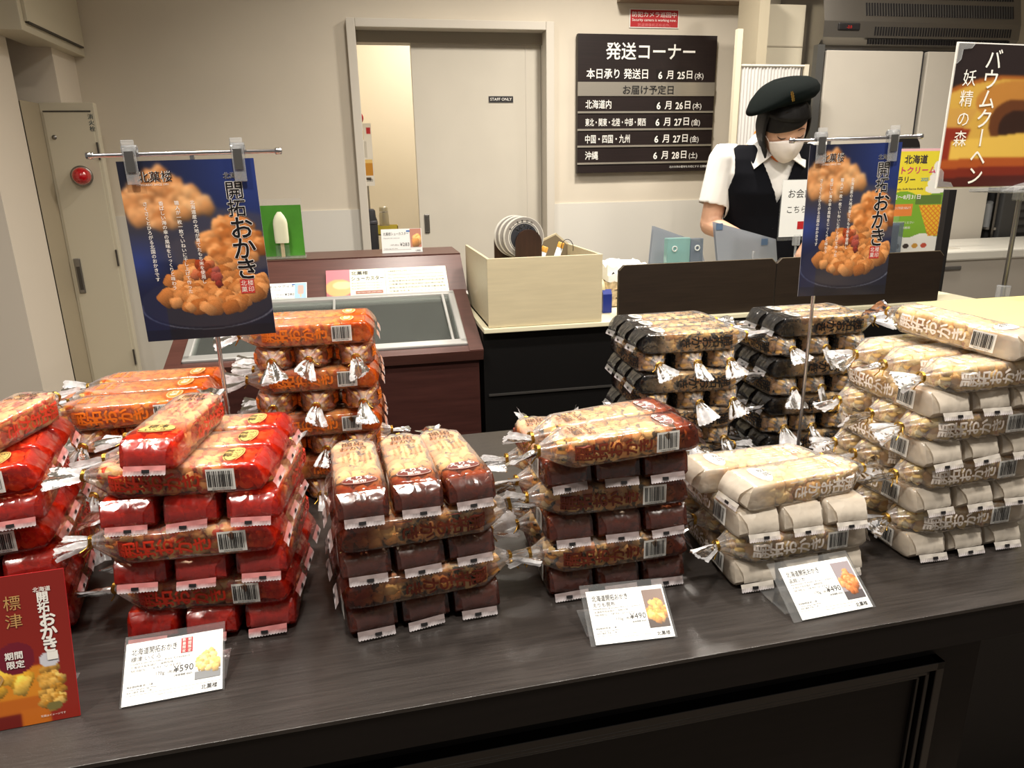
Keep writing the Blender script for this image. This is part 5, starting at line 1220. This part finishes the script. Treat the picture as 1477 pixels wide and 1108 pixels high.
# ------------------------------------------------------------------ chest freezer, machine and far right
CF = mat('chest_white', col(216, 214, 204), 0.35); CFG = mat('chest_grey', col(176, 170, 160), 0.4)
zt = 1.02; a = atz(1344, 364, zt); cx = a.x-0.02
cf = empty('chest_freezer', (cx, a.y, 0), label='white chest freezer with a lift lid beside the service counter', cat='freezer')
MB().box(0, 1.25, 0.01, 0.46, 0.08, zt-0.045).build('body', CFG, cf); MB().box(-0.012, 1.26, 0, 0.47, zt-0.045, zt, 0, None, 0.008).build('lid', CF, cf)
MB().box(0.02, 0.24, 0.08, 0.32, zt, zt+0.002).build('lid_inset', mat('inset_grey', col(196, 192, 180), 0.4), cf)
MB().box(0.09, 0.19, 0.002, 0.012, zt-0.085, zt-0.068, 0, None, 0.003).build('handle', mat('handle_grey', col(84, 82, 80), 0.4), cf)
for i in range(7): MB().box(1.0, 1.22, 0.004, 0.012, 0.50+i*0.03, 0.515+i*0.03).build('vent_slot', BLACK, cf)
for x in (0.05, 1.15): MB().box(x, x+0.05, 0.05, 0.1, 0, 0.08).build('foot', BLACK, cf)
a = aty(1446, 300, 3.3); MX = a.x
q = empty('dark_machine', (a.x, 3.3, 0), label='dark grey louvred machine at the right edge behind the chest freezer', cat='machine')
MB().box(0, 0.7, 0, 0.35, 0, 1.55, 0, None, 0.006).build('body', mat('machine_grey', col(62, 62, 62), 0.45), q)
for i in range(10): MB().box(0.08, 0.66, -0.004, 0.002, 0.9+i*0.04, 0.912+i*0.04).build('louvre', BLACK, q)
a = aty(1424, 330, 3.38); SW = MX-a.x-0.012
q = empty('side_shelf', (a.x+0.0, 3.32, 0), label='small grey shelf rack between refrigerator and dark machine', cat='shelf')
sz = aty(1430, 328, 3.35).z
MB().box(0.0, SW, 0, 0.3, sz-0.012, sz).build('shelf_board', CFG, q); MB().box(0.0, SW, 0, 0.3, 0.5, 0.512).build('shelf_board', CFG, q)
for x in (0.0, SW-0.015):
    for y in (0, 0.285): MB().box(x, x+0.015, y, y+0.015, 0, 1.45).build('post', STEEL, q)
MB().box(0.012, SW-0.012, 0.29, 0.294, 0.5, sz).build('back_sheet', CARD, q)
q = empty('plastic_tub', (a.x+SW/2, 3.40, sz+.0005), label='clear plastic tub with a lid on the grey shelf rack', cat='tub')
MB().lathe([(0.036, 0), (0.041, 0.12), (0.043, 0.125)], 24).build('tub', clear_mat('tub_plastic', haze=0.5, rough=0.15), q); MB().lathe([(0, 0), (0.036, 0)], 24).build('tub_base', GRYP, q)
MB().lathe([(0.044, 0.122), (0.044, 0.132), (0.02, 0.140), (0, 0.141)], 24).build('lid', CLIPM, q)

# baumkuchen poster on its own stand, at the right edge
H, Wd = 120, 170; img = np.zeros((H, Wd, 3)); yy, xx = np.mgrid[0:H, 0:Wd]/1.0
img[:] = (34, 24, 24)
def ell(cx_, cy_, rx_, ry_): return ((xx-cx_)/rx_)**2+((yy-cy_)/ry_)**2
k = (ell(62, 68, 92, 44) < 1); img[k] = (196, 156, 68); e = ell(62, 68, 92, 44); k = (e > 0.86) & (e < 1); img[k] = (150, 84, 30)
e = ell(70, 46, 46, 18); img[(e < 1)] = (176, 120, 52); k = (ell(64, 64, 24, 20) < 1); img[k] = (92, 50, 22); k = ell(68, 68, 18, 15) < 1; img[k] = (44, 22, 12)
k = (yy > 52) & (yy < 80) & (xx < 14+(80-yy)*0.5); img[k] = (190, 146, 70); k = (yy > 68+xx*0.06) & (xx < 24-(yy-68)*0.3); img[k] = (130, 40, 22)
k = (yy > 76-(xx-6)*0.34) & (xx > 6) & (yy > 74-7*np.sin(np.clip((xx-60)/60, -1, 1))) ; img[k] = (214, 176, 78)
k = yy > 96-3*np.sin(xx/50.); img[k] = (160, 76, 28); k = yy > 104-3*np.sin(xx/50.); img[k] = (112, 34, 16); k = yy > 112-3*np.sin(xx/50.); img[k] = (70, 20, 12)
img = blur(img, 2)
Y = 1.60; a, b = aty(1373, 62, Y), aty(1351, 270, Y)
q = empty('cake_poster', (b.x, Y, b.z), (0, R_(0.6), R_(2)), 'large ring-cake poster with white lettering at the upper right', 'poster')
w, h = 0.52, a.z-b.z
sheet_obj('picture', paint_sheet(img, w, h), q, (0, -0.002, 0)); MB().box(-.003, w+.003, 0, 0.003, -.003, h+.003).build('white_backing', WHITE, q)
for cz_, sg in ((0, 1), (h, -1)):
    MB().prism([(0, 0), (0.045, 0), (0.036, 0.011*1), (0.012, 0.014), (0.010, 0.036), (0, 0.045)] if sg > 0 else [(0, 0), (0, -0.045), (0.010, -0.036), (0.012, -0.014), (0.036, -0.011), (0.045, 0)], -0.001, 0.0045, 0, Matrix.Translation((0, -0.004, cz_)) @ XZ).build('clear_corner', CLIPM, q)
mb = MB(); fn = lambda a, b, o_=0.003: (a, -o_, b)
mb.vtext('バウムクーヘン', w*0.205, h*0.90, 0.050, fn, 0, 0.01, 0.90); mb.vtext('妖精の森', w*0.085, h*0.77, 0.040, fn, 0, 0.0, 1.16)
mb.build('lettering', [WHITE], q)
zc = aty(1450, 275, 1.62)
p0, p1 = aty(1474, 268, 1.64), aty(1440, 462, 1.64)
q = empty('cake_poster_stand', (p0.x, 1.64, 0.0), (0, 0, 0), 'tall steel poster stand with a clear acrylic hood at the right edge', 'stand')
MB().tube([(0, 0, 0.01), (0, 0, 1.34)], 0.006, 10).build('pole', STEEL, q); MB().lathe([(0, 0), (0.13, 0), (0.13, 0.008), (0, 0.014)], 30).build('base_disc', STEEL, q)
MB().box(-0.012, 0.012, -0.014, 0.014, 1.03, 1.07, 0, None, 0.003).build('pole_clamp', CLIPM, q); MB().tube([(0, 0.012, 1.34), (0, 0.012, 1.55)], 0.005, 8).build('upper_pole', STEEL, q)
MB().box(-0.012, 0.012, -0.014, 0.014, 1.295, 1.33, 0, None, 0.003).build('top_clamp', CLIPM, q)
mb = MB(); vs = []
for j, yy_ in enumerate((-0.07, -0.045, 0.0, 0.045, 0.07)):
    for i in range(13):
        t = i/12; vs.append((-0.09+0.36*t, yy_, 1.325+0.035*math.sin(PI*t)**0.7*(1-(yy_/0.09)**2)))
mb.add(vs, [(j*13+i, j*13+i+1, (j+1)*13+i+1, (j+1)*13+i) for j in range(4) for i in range(12)], 0, True); mb.build('acrylic_hood', CLIPM, q)
MB().box(-0.092, 0.272, -0.074, 0.074, 1.318, 1.325, 0, None, 0.002).build('hood_tray', CLIPM, q)
# pale yellow wrapped box on the counter behind the tall white stack
q = empty('yellow_box', (1.24, 1.135, 0.8505), (0, 0, 0), 'pale yellow paper-covered box behind the tall white stack', 'box')
mb = MB(); mb.box(0, 0.60, 0, 0.275, 0, 0.215, 0, None, 0.004); mb.build('box', mat('pale_yellow_paper', col(208, 198, 128), 0.6, noise=0.04, nscale=9, bump=0.4, bscale=14), q)
MB().box(-0.003, 0.603, -0.003, 0.278, 0.205, 0.236, 0, None, 0.003).build('lid', mat('pale_yellow_lid', col(206, 196, 130), 0.6, bump=0.3, bscale=10), q)
# ------------------------------------------------------------------ shop assistant
SKIN = mat('skin', col(206, 160, 132), 0.5); HAIRM = mat('black_hair', col(14, 12, 12), 0.5, spec=0.25, noise=0.3, nscale=40, stretch=(8, 8, 1), bump=0.4, bscale=120)
VEST = mat('black_vest', col(14, 15, 20), 0.9, spec=0.1, bump=0.15, bscale=300); SHIRT = mat('white_shirt', col(226, 224, 220), 0.7, bump=0.2, bscale=25)
BERET = mat('green_felt', col(5, 12, 11), 0.9, spec=0.1, bump=0.25, bscale=90); MASK = mat('white_mask', col(222, 214, 208), 0.75, bump=0.1, bscale=60)
PX = aty(1104, 300, 2.66).x
asst = empty('person', (PX, 2.66, 0.0), (0, 0, R_(-17)), 'shop assistant in dark beret, white face mask and black vest looking down', 'person')

def finalise(mb, name, m, voxel, smooth, parent, thick=0, cut=None):
    o = mb.build(name, m); md = o.modifiers.new('r', 'REMESH'); md.mode = 'VOXEL'; md.voxel_size = voxel; md.use_smooth_shade = True
    ms = o.modifiers.new('s', 'SMOOTH'); ms.factor = 0.5; ms.iterations = smooth
    bpy.context.view_layer.update()
    me = bpy.data.meshes.new_from_object(o.evaluated_get(bpy.context.evaluated_depsgraph_get())); bpy.data.objects.remove(o)
    if cut:
        bm = bmesh.new(); bm.from_mesh(me); bmesh.ops.delete(bm, geom=[f for f in bm.faces if cut(f.calc_center_median())], context='FACES')
        for _ in range(2):
            for v in bm.verts:
                if v.is_boundary:
                    nb = [e.other_vert(v).co for e in v.link_edges if e.is_boundary]
                    if len(nb) == 2: v.co = v.co*0.4+(nb[0]+nb[1])*0.3
        bm.to_mesh(me); bm.free()
    for p in me.polygons: p.use_smooth = True
    me.materials.clear(); me.materials.append(m); me.name = name
    o = link(bpy.data.objects.new(name, me)); o.parent = parent
    if thick:
        sd = o.modifiers.new('thick', 'SOLIDIFY'); sd.thickness = thick; sd.offset = 1
    return o

def limb(mb, pts, rs, n=14):
    """tapering limb with rounded ends"""
    P = [Vector(p) for p in pts]; Q, R = [], []
    for i in range(len(P)-1):
        for k in range(5): t = k/5; Q.append(P[i].lerp(P[i+1], t)); R.append(rs[i]*(1-t)+rs[i+1]*t)
    Q.append(P[-1]); R.append(rs[-1])
    d0 = (Q[0]-Q[1]).normalized(); d1 = (Q[-1]-Q[-2]).normalized()
    Q = [Q[0]+d0*R[0]*0.95, Q[0]+d0*R[0]*0.7]+Q+[Q[-1]+d1*R[-1]*0.7, Q[-1]+d1*R[-1]*0.95]; R = [R[0]*0.25, R[0]*0.7]+R+[R[-1]*0.7, R[-1]*0.25]
    mb.tube(Q, R, n)
def torso(mb, g, z0=0.86, z1=1.44):
    T_ = [(0.84, .155, .105, 0.0), (0.92, .165, .110, 0.0), (1.00, .142, .098, -.005), (1.08, .130, .092, -.010), (1.17, .142, .102, -.020), (1.25, .158, .112, -.030), (1.32, .172, .105, -.035), (1.37, .176, .085, -.035), (1.405, .150, .062, -.036), (1.43, .085, .050, -.04), (1.455, .055, .045, -.045)]
    n = 36; vs = []; rows = [t for t in T_ if z0 <= t[0] <= z1]
    for z, a, b, yc in rows:
        for k in range(n):
            w = 2*PI*k/n; bust = 0.018*math.exp(-((z-1.24)/0.05)**2)*max(0, -math.sin(w))**2 if True else 0
            vs.append(((a+g)*sgnpow(math.cos(w), 0.8), yc+(b+g+bust)*sgnpow(math.sin(w), 0.85), z))
    m = len(rows); mb.add(vs, [(i*n+k, i*n+(k+1) % n, (i+1)*n+(k+1) % n, (i+1)*n+k) for i in range(m-1) for k in range(n)]+[tuple(reversed(range(n))), tuple(range((m-1)*n, m*n))])
SH = {-1: (-.172, -.030, 1.375), 1: (.172, -.030, 1.375)}
EL = {-1: (-.222, -.050, 1.135), 1: (.250, -.060, 1.150)}
WR = {-1: (-.110, -.235, 1.085), 1: (.100, -.270, 1.080)}
HEADC = Vector((0.004, -0.150, 1.480)); HROT = Euler((R_(24), R_(-3), R_(8))).to_matrix()   # bowed, turned towards her left

def face_pt(th, z, g=0.0):
    """head surface: th angle from the face direction (0 = nose), z in -1..1 of the half height"""
    zz = max(-1, min(1, z)); r = math.sqrt(max(0, 1-zz*zz))**0.8
    a = 0.074; front = 0.092; back = 0.098
    if zz < 0: a *= 1-0.30*(-zz)**1.6; front *= 1-0.06*(-zz)
    c, s = math.cos(th), math.sin(th)
    y = -(front if c > 0 else back)*sgnpow(c, 0.9)*r; x = a*sgnpow(s, 0.85)*r
    if zz < -0.35 and c < 0: y *= 1-0.5*(-zz-0.35)
    if zz < -0.3: y -= 0.012*(-zz-0.3)*max(0, c)
    # brow, sockets, nose
    if c > 0.3:
        y += 0.006*math.exp(-((abs(x)-0.031)/0.014)**2-((zz-0.02)/0.12)**2)
        y -= 0.018*math.exp(-(x/0.010)**2-((zz+0.26)/0.15)**2)
        y -= 0.005*math.exp(-(x/0.022)**2-((zz+0.56)/0.07)**2)
    v = Vector((x, y, zz*0.112)); n_ = v.normalized()
    return HEADC+HROT @ (v+n_*g)
bmb = MB(); torso(bmb, 0.0)
limb(bmb, [(0, -.03, 1.40), (0.002, -.060, 1.46), tuple(HEADC+HROT @ Vector((0, 0.015, -0.05)))], [0.050, 0.047, 0.050])
n = 44; rows = 34; vs = []
for i in range(rows+1):
    z = math.cos(PI*i/rows)
    for k in range(n): vs.append(face_pt(2*PI*k/n, z))
bmb.add(vs, [(i*n+k, (i+1)*n+k, (i+1)*n+(k+1) % n, i*n+(k+1) % n) for i in range(rows) for k in range(n)])
for s in (-1, 1):
    e0 = HEADC+HROT @ Vector((s*0.073, 0.012, -0.012)); limb(bmb, [tuple(e0+HROT @ Vector((s*.003, 0, .022))), tuple(e0+HROT @ Vector((s*.006, .003, 0))), tuple(e0+HROT @ Vector((s*.001, -.002, -.024)))], [0.010, 0.011, 0.007], 10)
    limb(bmb, [SH[s], EL[s]], [0.052, 0.040]); limb(bmb, [EL[s], WR[s]], [0.040, 0.026])
    # hand: palm, four fingers of different length, thumb from the side of the palm
    w = Vector(WR[s]); d = (w-Vector(EL[s])).normalized(); d = (d+Vector((0, -0.3, -0.45))).normalized(); side = d.cross(Vector((0, 0, 1))).normalized()*(1); inn = -s
    upn = side.cross(d).normalized()
    for u in (-0.024, -0.008, 0.008, 0.024): limb(bmb, [tuple(w+side*u*0.5), tuple(w+d*0.075+side*u)], [0.0135, 0.0115], 10)
    for j, (u, ln) in enumerate(((-0.027, 0.058), (-0.009, 0.072), (0.009, 0.076), (0.027, 0.066))):
        if s > 0: ln = (0.066, 0.076, 0.072, 0.058)[j]
        b0 = w+d*0.078+side*u; b1 = b0+(d*0.8-upn*0.35).normalized()*ln*0.42+side*u*0.12; b2 = b1+(d*0.45-upn*0.8).normalized()*ln*0.32; b3 = b2+(-upn+d*0.05).normalized()*ln*0.26
        limb(bmb, [tuple(b0), tuple(b1), tuple(b2), tuple(b3)], [0.0088, 0.0082, 0.0075, 0.0065], 8)
    ts = side*(0.026*(-1 if s < 0 else 1)*(-1)); t0 = w+d*0.022+ts*0.8; t1 = t0+(ts.normalized()*0.75+d*0.6-upn*0.3).normalized()*0.036; t2 = t1+(d*0.8-upn*0.45).normalized()*0.028
    limb(bmb, [tuple(t0), tuple(t1), tuple(t2)], [0.0125, 0.0098, 0.0078], 8)
    limb(bmb, [(s*.085, 0, .90), (s*.092, -.012, .48), (s*.095, .02, .09)], [0.085, 0.055, 0.036]); limb(bmb, [(s*.095, .035, .045), (s*.10, -.12, .035)], [0.036, 0.028])
asst.scale = (1, 1, 1.04)
body = finalise(bmb, 'body', SKIN, 0.0042, 3, asst)

# clothes
smb = MB(); torso(smb, 0.008, 0.86, 1.425)
for s in (-1, 1):
    S_, E_ = Vector(SH[s]), Vector(EL[s]); limb(smb, [tuple(S_), tuple(S_.lerp(E_, 0.72))], [0.064, 0.062])
def cut_shirt(c):
    for s in (-1, 1):
        S_, E_ = Vector(SH[s]), Vector(EL[s]); t = (c-S_).dot((E_-S_).normalized())/(E_-S_).length
        if t > 0.70 and abs(c.x) > 0.17: return True
    if c.z > 1.425: return True
    return c.y < -0.08 and c.z > 1.36 and abs(c.x+0.0) < (c.z-1.36)*0.55
finalise(smb, 'shirt', SHIRT, 0.006, 4, asst, 0.0025, cut_shirt)
vmb = MB(); torso(vmb, 0.020, 0.86, 1.43)
def cut_vest(c):
    if abs(c.x) > 0.152+max(0, (1.32-c.z))*0.25 and c.z > 1.20: return True
    if c.z > 1.418: return True
    return c.y < -0.055 and abs(c.x) < 0.004+(c.z-1.225)*0.40
finalise(vmb, 'vest', VEST, 0.0055, 4, asst, 0.004, cut_vest)
for i, z in enumerate((1.20, 1.13, 1.06, 0.99)):
    MB().lathe([(0, 0), (0.0065, 0), (0.0065, 0.003), (0, 0.004)], 14, 0, Matrix.Translation((0.0, -0.152+0.018*i*(1 if i < 3 else .9), z)) @ Matrix.Rotation(PI/2, 4, 'X')).build('button', mat('vest_button', col(34, 34, 38), 0.3), asst)
MB().box(0.085, 0.105, -0.154, -0.148, 1.225, 1.247, 0, None, 0.001).build('red_badge', RED, asst)
tmb = MB()
for s in (-1, 1): limb(tmb, [(s*.08, 0, .93), (s*.092, -.008, .48), (s*.095, .02, .10)], [0.105, 0.078, 0.068])
limb(tmb, [(-.05, 0, .93), (.05, 0, .93)], [0.118, 0.118])
finalise(tmb, 'trousers', mat('black_trousers', col(20, 20, 24), 0.8), 0.008, 4, asst)
for s in (-1, 1):
    sm_ = MB(); limb(sm_, [(s*.095, .04, .045), (s*.10, -.125, .038)], [0.046, 0.040]); finalise(sm_, 'shoe', BLACK, 0.006, 3, asst)
# collar, scarf
for s in (-1, 1):
    mb = MB()
    P = [(s*.016, -.140, 1.388), (s*.058, -.105, 1.440), (s*.064, -.030, 1.462), (s*.056, 0.02, 1.466), (s*.092, 0.00, 1.428), (s*.112, -.080, 1.408), (s*.092, -.162, 1.335)]
    Q = [(x, y-0.006, z+0.002) for x, y, z in P]; n = len(P)
    fs = [tuple(range(n)), tuple(reversed(range(n, 2*n)))]+[(i, (i+1) % n, n+(i+1) % n, n+i) for i in range(n)]
    if s < 0: fs = [tuple(reversed(f)) for f in fs]
    mb.add(P+Q, fs); mb.build('collar', SHIRT, asst)
sc_ = MB(); limb(sc_, [(-.052, -.06, 1.435), (-.038, -.105, 1.395), (0.0, -.128, 1.372), (.038, -.105, 1.395), (.052, -.06, 1.435)], [0.010, 0.013, 0.018, 0.013, 0.010], 10)
limb(sc_, [(-.055, .0, 1.465), (-.055, -.04, 1.450)], [0.012, 0.012], 8)
finalise(sc_, 'orange_scarf', mat('orange_scarf', col(224, 116, 32), 0.6), 0.004, 3, asst)
# eyes: lowered lids with dark lashes, brows
mb = MB(); eb = MB()
for s in (-1, 1):
    pts = [face_pt(s*(0.22+0.40*k/6), -0.06-0.05*math.sin(PI*k/6)+0.012*k/6, 0.0016) for k in range(7)]
    mb.tube(pts, [0.0006, 0.0013, 0.0016, 0.0017, 0.0016, 0.0014, 0.0008], 6)
    pts = [face_pt(s*(0.18+0.48*k/6), 0.14+0.045*math.sin(PI*k/6)-0.02*k/6, 0.0016) for k in range(7)]
    eb.tube(pts, [0.0010, 0.0018, 0.0021, 0.002, 0.0017, 0.0012, 0.0006], 6)
o = mb.build('eyelashes', mat('lash_black', col(40, 24, 20), 0.6), asst); o['kind'] = 'stuff'
o = eb.build('eyebrows', mat('brow_brown', col(74, 50, 40), 0.7), asst); o['kind'] = 'stuff'
# mask: pleated shell from the nose bridge to under the chin
mb = MB(); nu, nv = 25, 14; vs = []
for j in range(nv):
    t = j/(nv-1)
    for i in range(nu):
        u = -1+2*i/(nu-1); zt_ = -0.10-0.16*abs(u)**1.5; zb_ = -1.02+0.40*abs(u)**1.6
        z = zt_+(zb_-zt_)*t; th = u*1.02
        bulge = 0.006+0.020*math.sin(PI*min(1, t*1.05))*max(0, 1-abs(u)**1.3)
        vs.append(face_pt(th, max(-0.985, z), bulge))
mb.add(vs, [(j*nu+i, j*nu+i+1, (j+1)*nu+i+1, (j+1)*nu+i) for j in range(nv-1) for i in range(nu-1)], 0, True)
o = mb.build('face_mask', MASK, asst); sd = o.modifiers.new('t', 'SOLIDIFY'); sd.thickness = 0.0015
for s in (-1, 1):
    MB().tube([face_pt(s*0.98, -0.32, 0.004), face_pt(s*1.25, -0.16, 0.004), face_pt(s*1.50, -0.02, 0.008), face_pt(s*1.62, -0.1, 0.010)], 0.0012, 6).build('ear_loop', MASK, asst)
# hair: bob with side locks and a swept fringe
hmb = MB(); n, rows = 48, 22; vs = []; keep = []
for i in range(rows+1):
    zz = 1.0-1.9*i/rows
    for k in range(n):
        th = 2*PI*k/n-PI
        zc = max(zz, -0.55); p = face_pt(th, min(zc, 0.995), 0.014+0.006*math.sin(th*9+zz*3)*0.3)
        if zz < -0.55: p = p+HROT @ Vector((0, 0.004*(-zz-.55), (zz+0.55)*0.085))
        vs.append(p); keep.append((th, zz))
fs = []
for i in range(rows):
    for k in range(n):
        th, zz = keep[i*n+k]; a_ = abs(th)
        hide = (a_ < 1.18 and zz < 0.46) or (zz < -0.80 and a_ < 2.0 and False)
        if th > 0 and a_ < 1.25 and zz < 0.46: hide = True
        if not hide: fs.append((i*n+k, i*n+(k+1) % n, (i+1)*n+(k+1) % n, (i+1)*n+k))
hmb.add(vs, fs, 0, True); o = hmb.build('hair', HAIRM, asst); sd = o.modifiers.new('t', 'SOLIDIFY'); sd.thickness = 0.006; sd.offset = 0
mb = MB(); nu, nv = 18, 7; vs = []
for j in range(nv):
    t = j/(nv-1)
    for i in range(nu):
        u = i/(nu-1); th = -1.25+2.35*u
        zb_ = 0.02+0.50*u**1.7; z = 0.62+(zb_-0.62)*t
        vs.append(face_pt(th, z, 0.013-0.006*t))
mb.add(vs, [(j*nu+i, j*nu+i+1, (j+1)*nu+i+1, (j+1)*nu+i) for j in range(nv-1) for i in range(nu-1)], 0, True)
o = mb.build('fringe', HAIRM, asst); sd = o.modifiers.new('t', 'SOLIDIFY'); sd.thickness = 0.005; sd.offset = 0
# beret: band and a soft crown pulled to one side
n = 48; prof = [(0.084, 0.000, 0), (0.089, 0.008, 0), (0.090, 0.026, 0), (0.094, 0.034, .1), (0.112, 0.036, .4), (0.126, 0.046, .7), (0.129, 0.058, .9), (0.120, 0.074, 1), (0.098, 0.088, 1), (0.065, 0.097, 1), (0.03, 0.101, 1), (0.002, 0.102, 1)]
vs = []
for r_, z, sh_ in prof:
    for k in range(n):
        w = 2*PI*k/n; x, y = r_*math.cos(w), r_*1.06*math.sin(w)
        droop = -0.050*max(0, -math.cos(w))**1.6*sh_*(r_/0.13)**2
        vs.append(Vector((x*0.97-0.010*sh_, y+0.004, z+droop+0.010*sh_*math.cos(w)*(r_/0.13))))
bt = HROT @ Euler((R_(-13), R_(-7), 0)).to_matrix(); bo = HEADC+HROT @ Vector((0, 0.010, 0.052))
mb = MB(); mb.add([bo+bt @ p for p in vs], [(i*n+k, i*n+(k+1) % n, (i+1)*n+(k+1) % n, (i+1)*n+k) for i in range(len(prof)-1) for k in range(n)], 0, True)
o = mb.build('beret', BERET, asst); sd = o.modifiers.new('t', 'SOLIDIFY'); sd.thickness = 0.003
kk = int(n*(0.75-0.014)); e0 = bo+bt @ (vs[6*n+kk]*0.5+vs[7*n+kk]*0.5+Vector((0.002, -0.005, 0.002))); mb = MB(); ux, uz = bt @ Vector((0.85, 0.50, 0)), bt @ Vector((-0.1, 0.25, 0.96))
for k in (-1, 1):
    for j in range(3): mb.tube([e0+ux*(k*0.0035)+uz*(0.009-0.008*j), e0+ux*(k*0.0075)+uz*(0.006-0.008*j), e0+ux*(k*0.0035)+uz*(0.002-0.008*j)], 0.0016, 6)
    mb.tube([e0+ux*(k*0.0036)+uz*0.014, e0+ux*(k*0.0036)-uz*0.018], 0.0016, 6)
mb.build('gold_emblem', GOLD, asst)
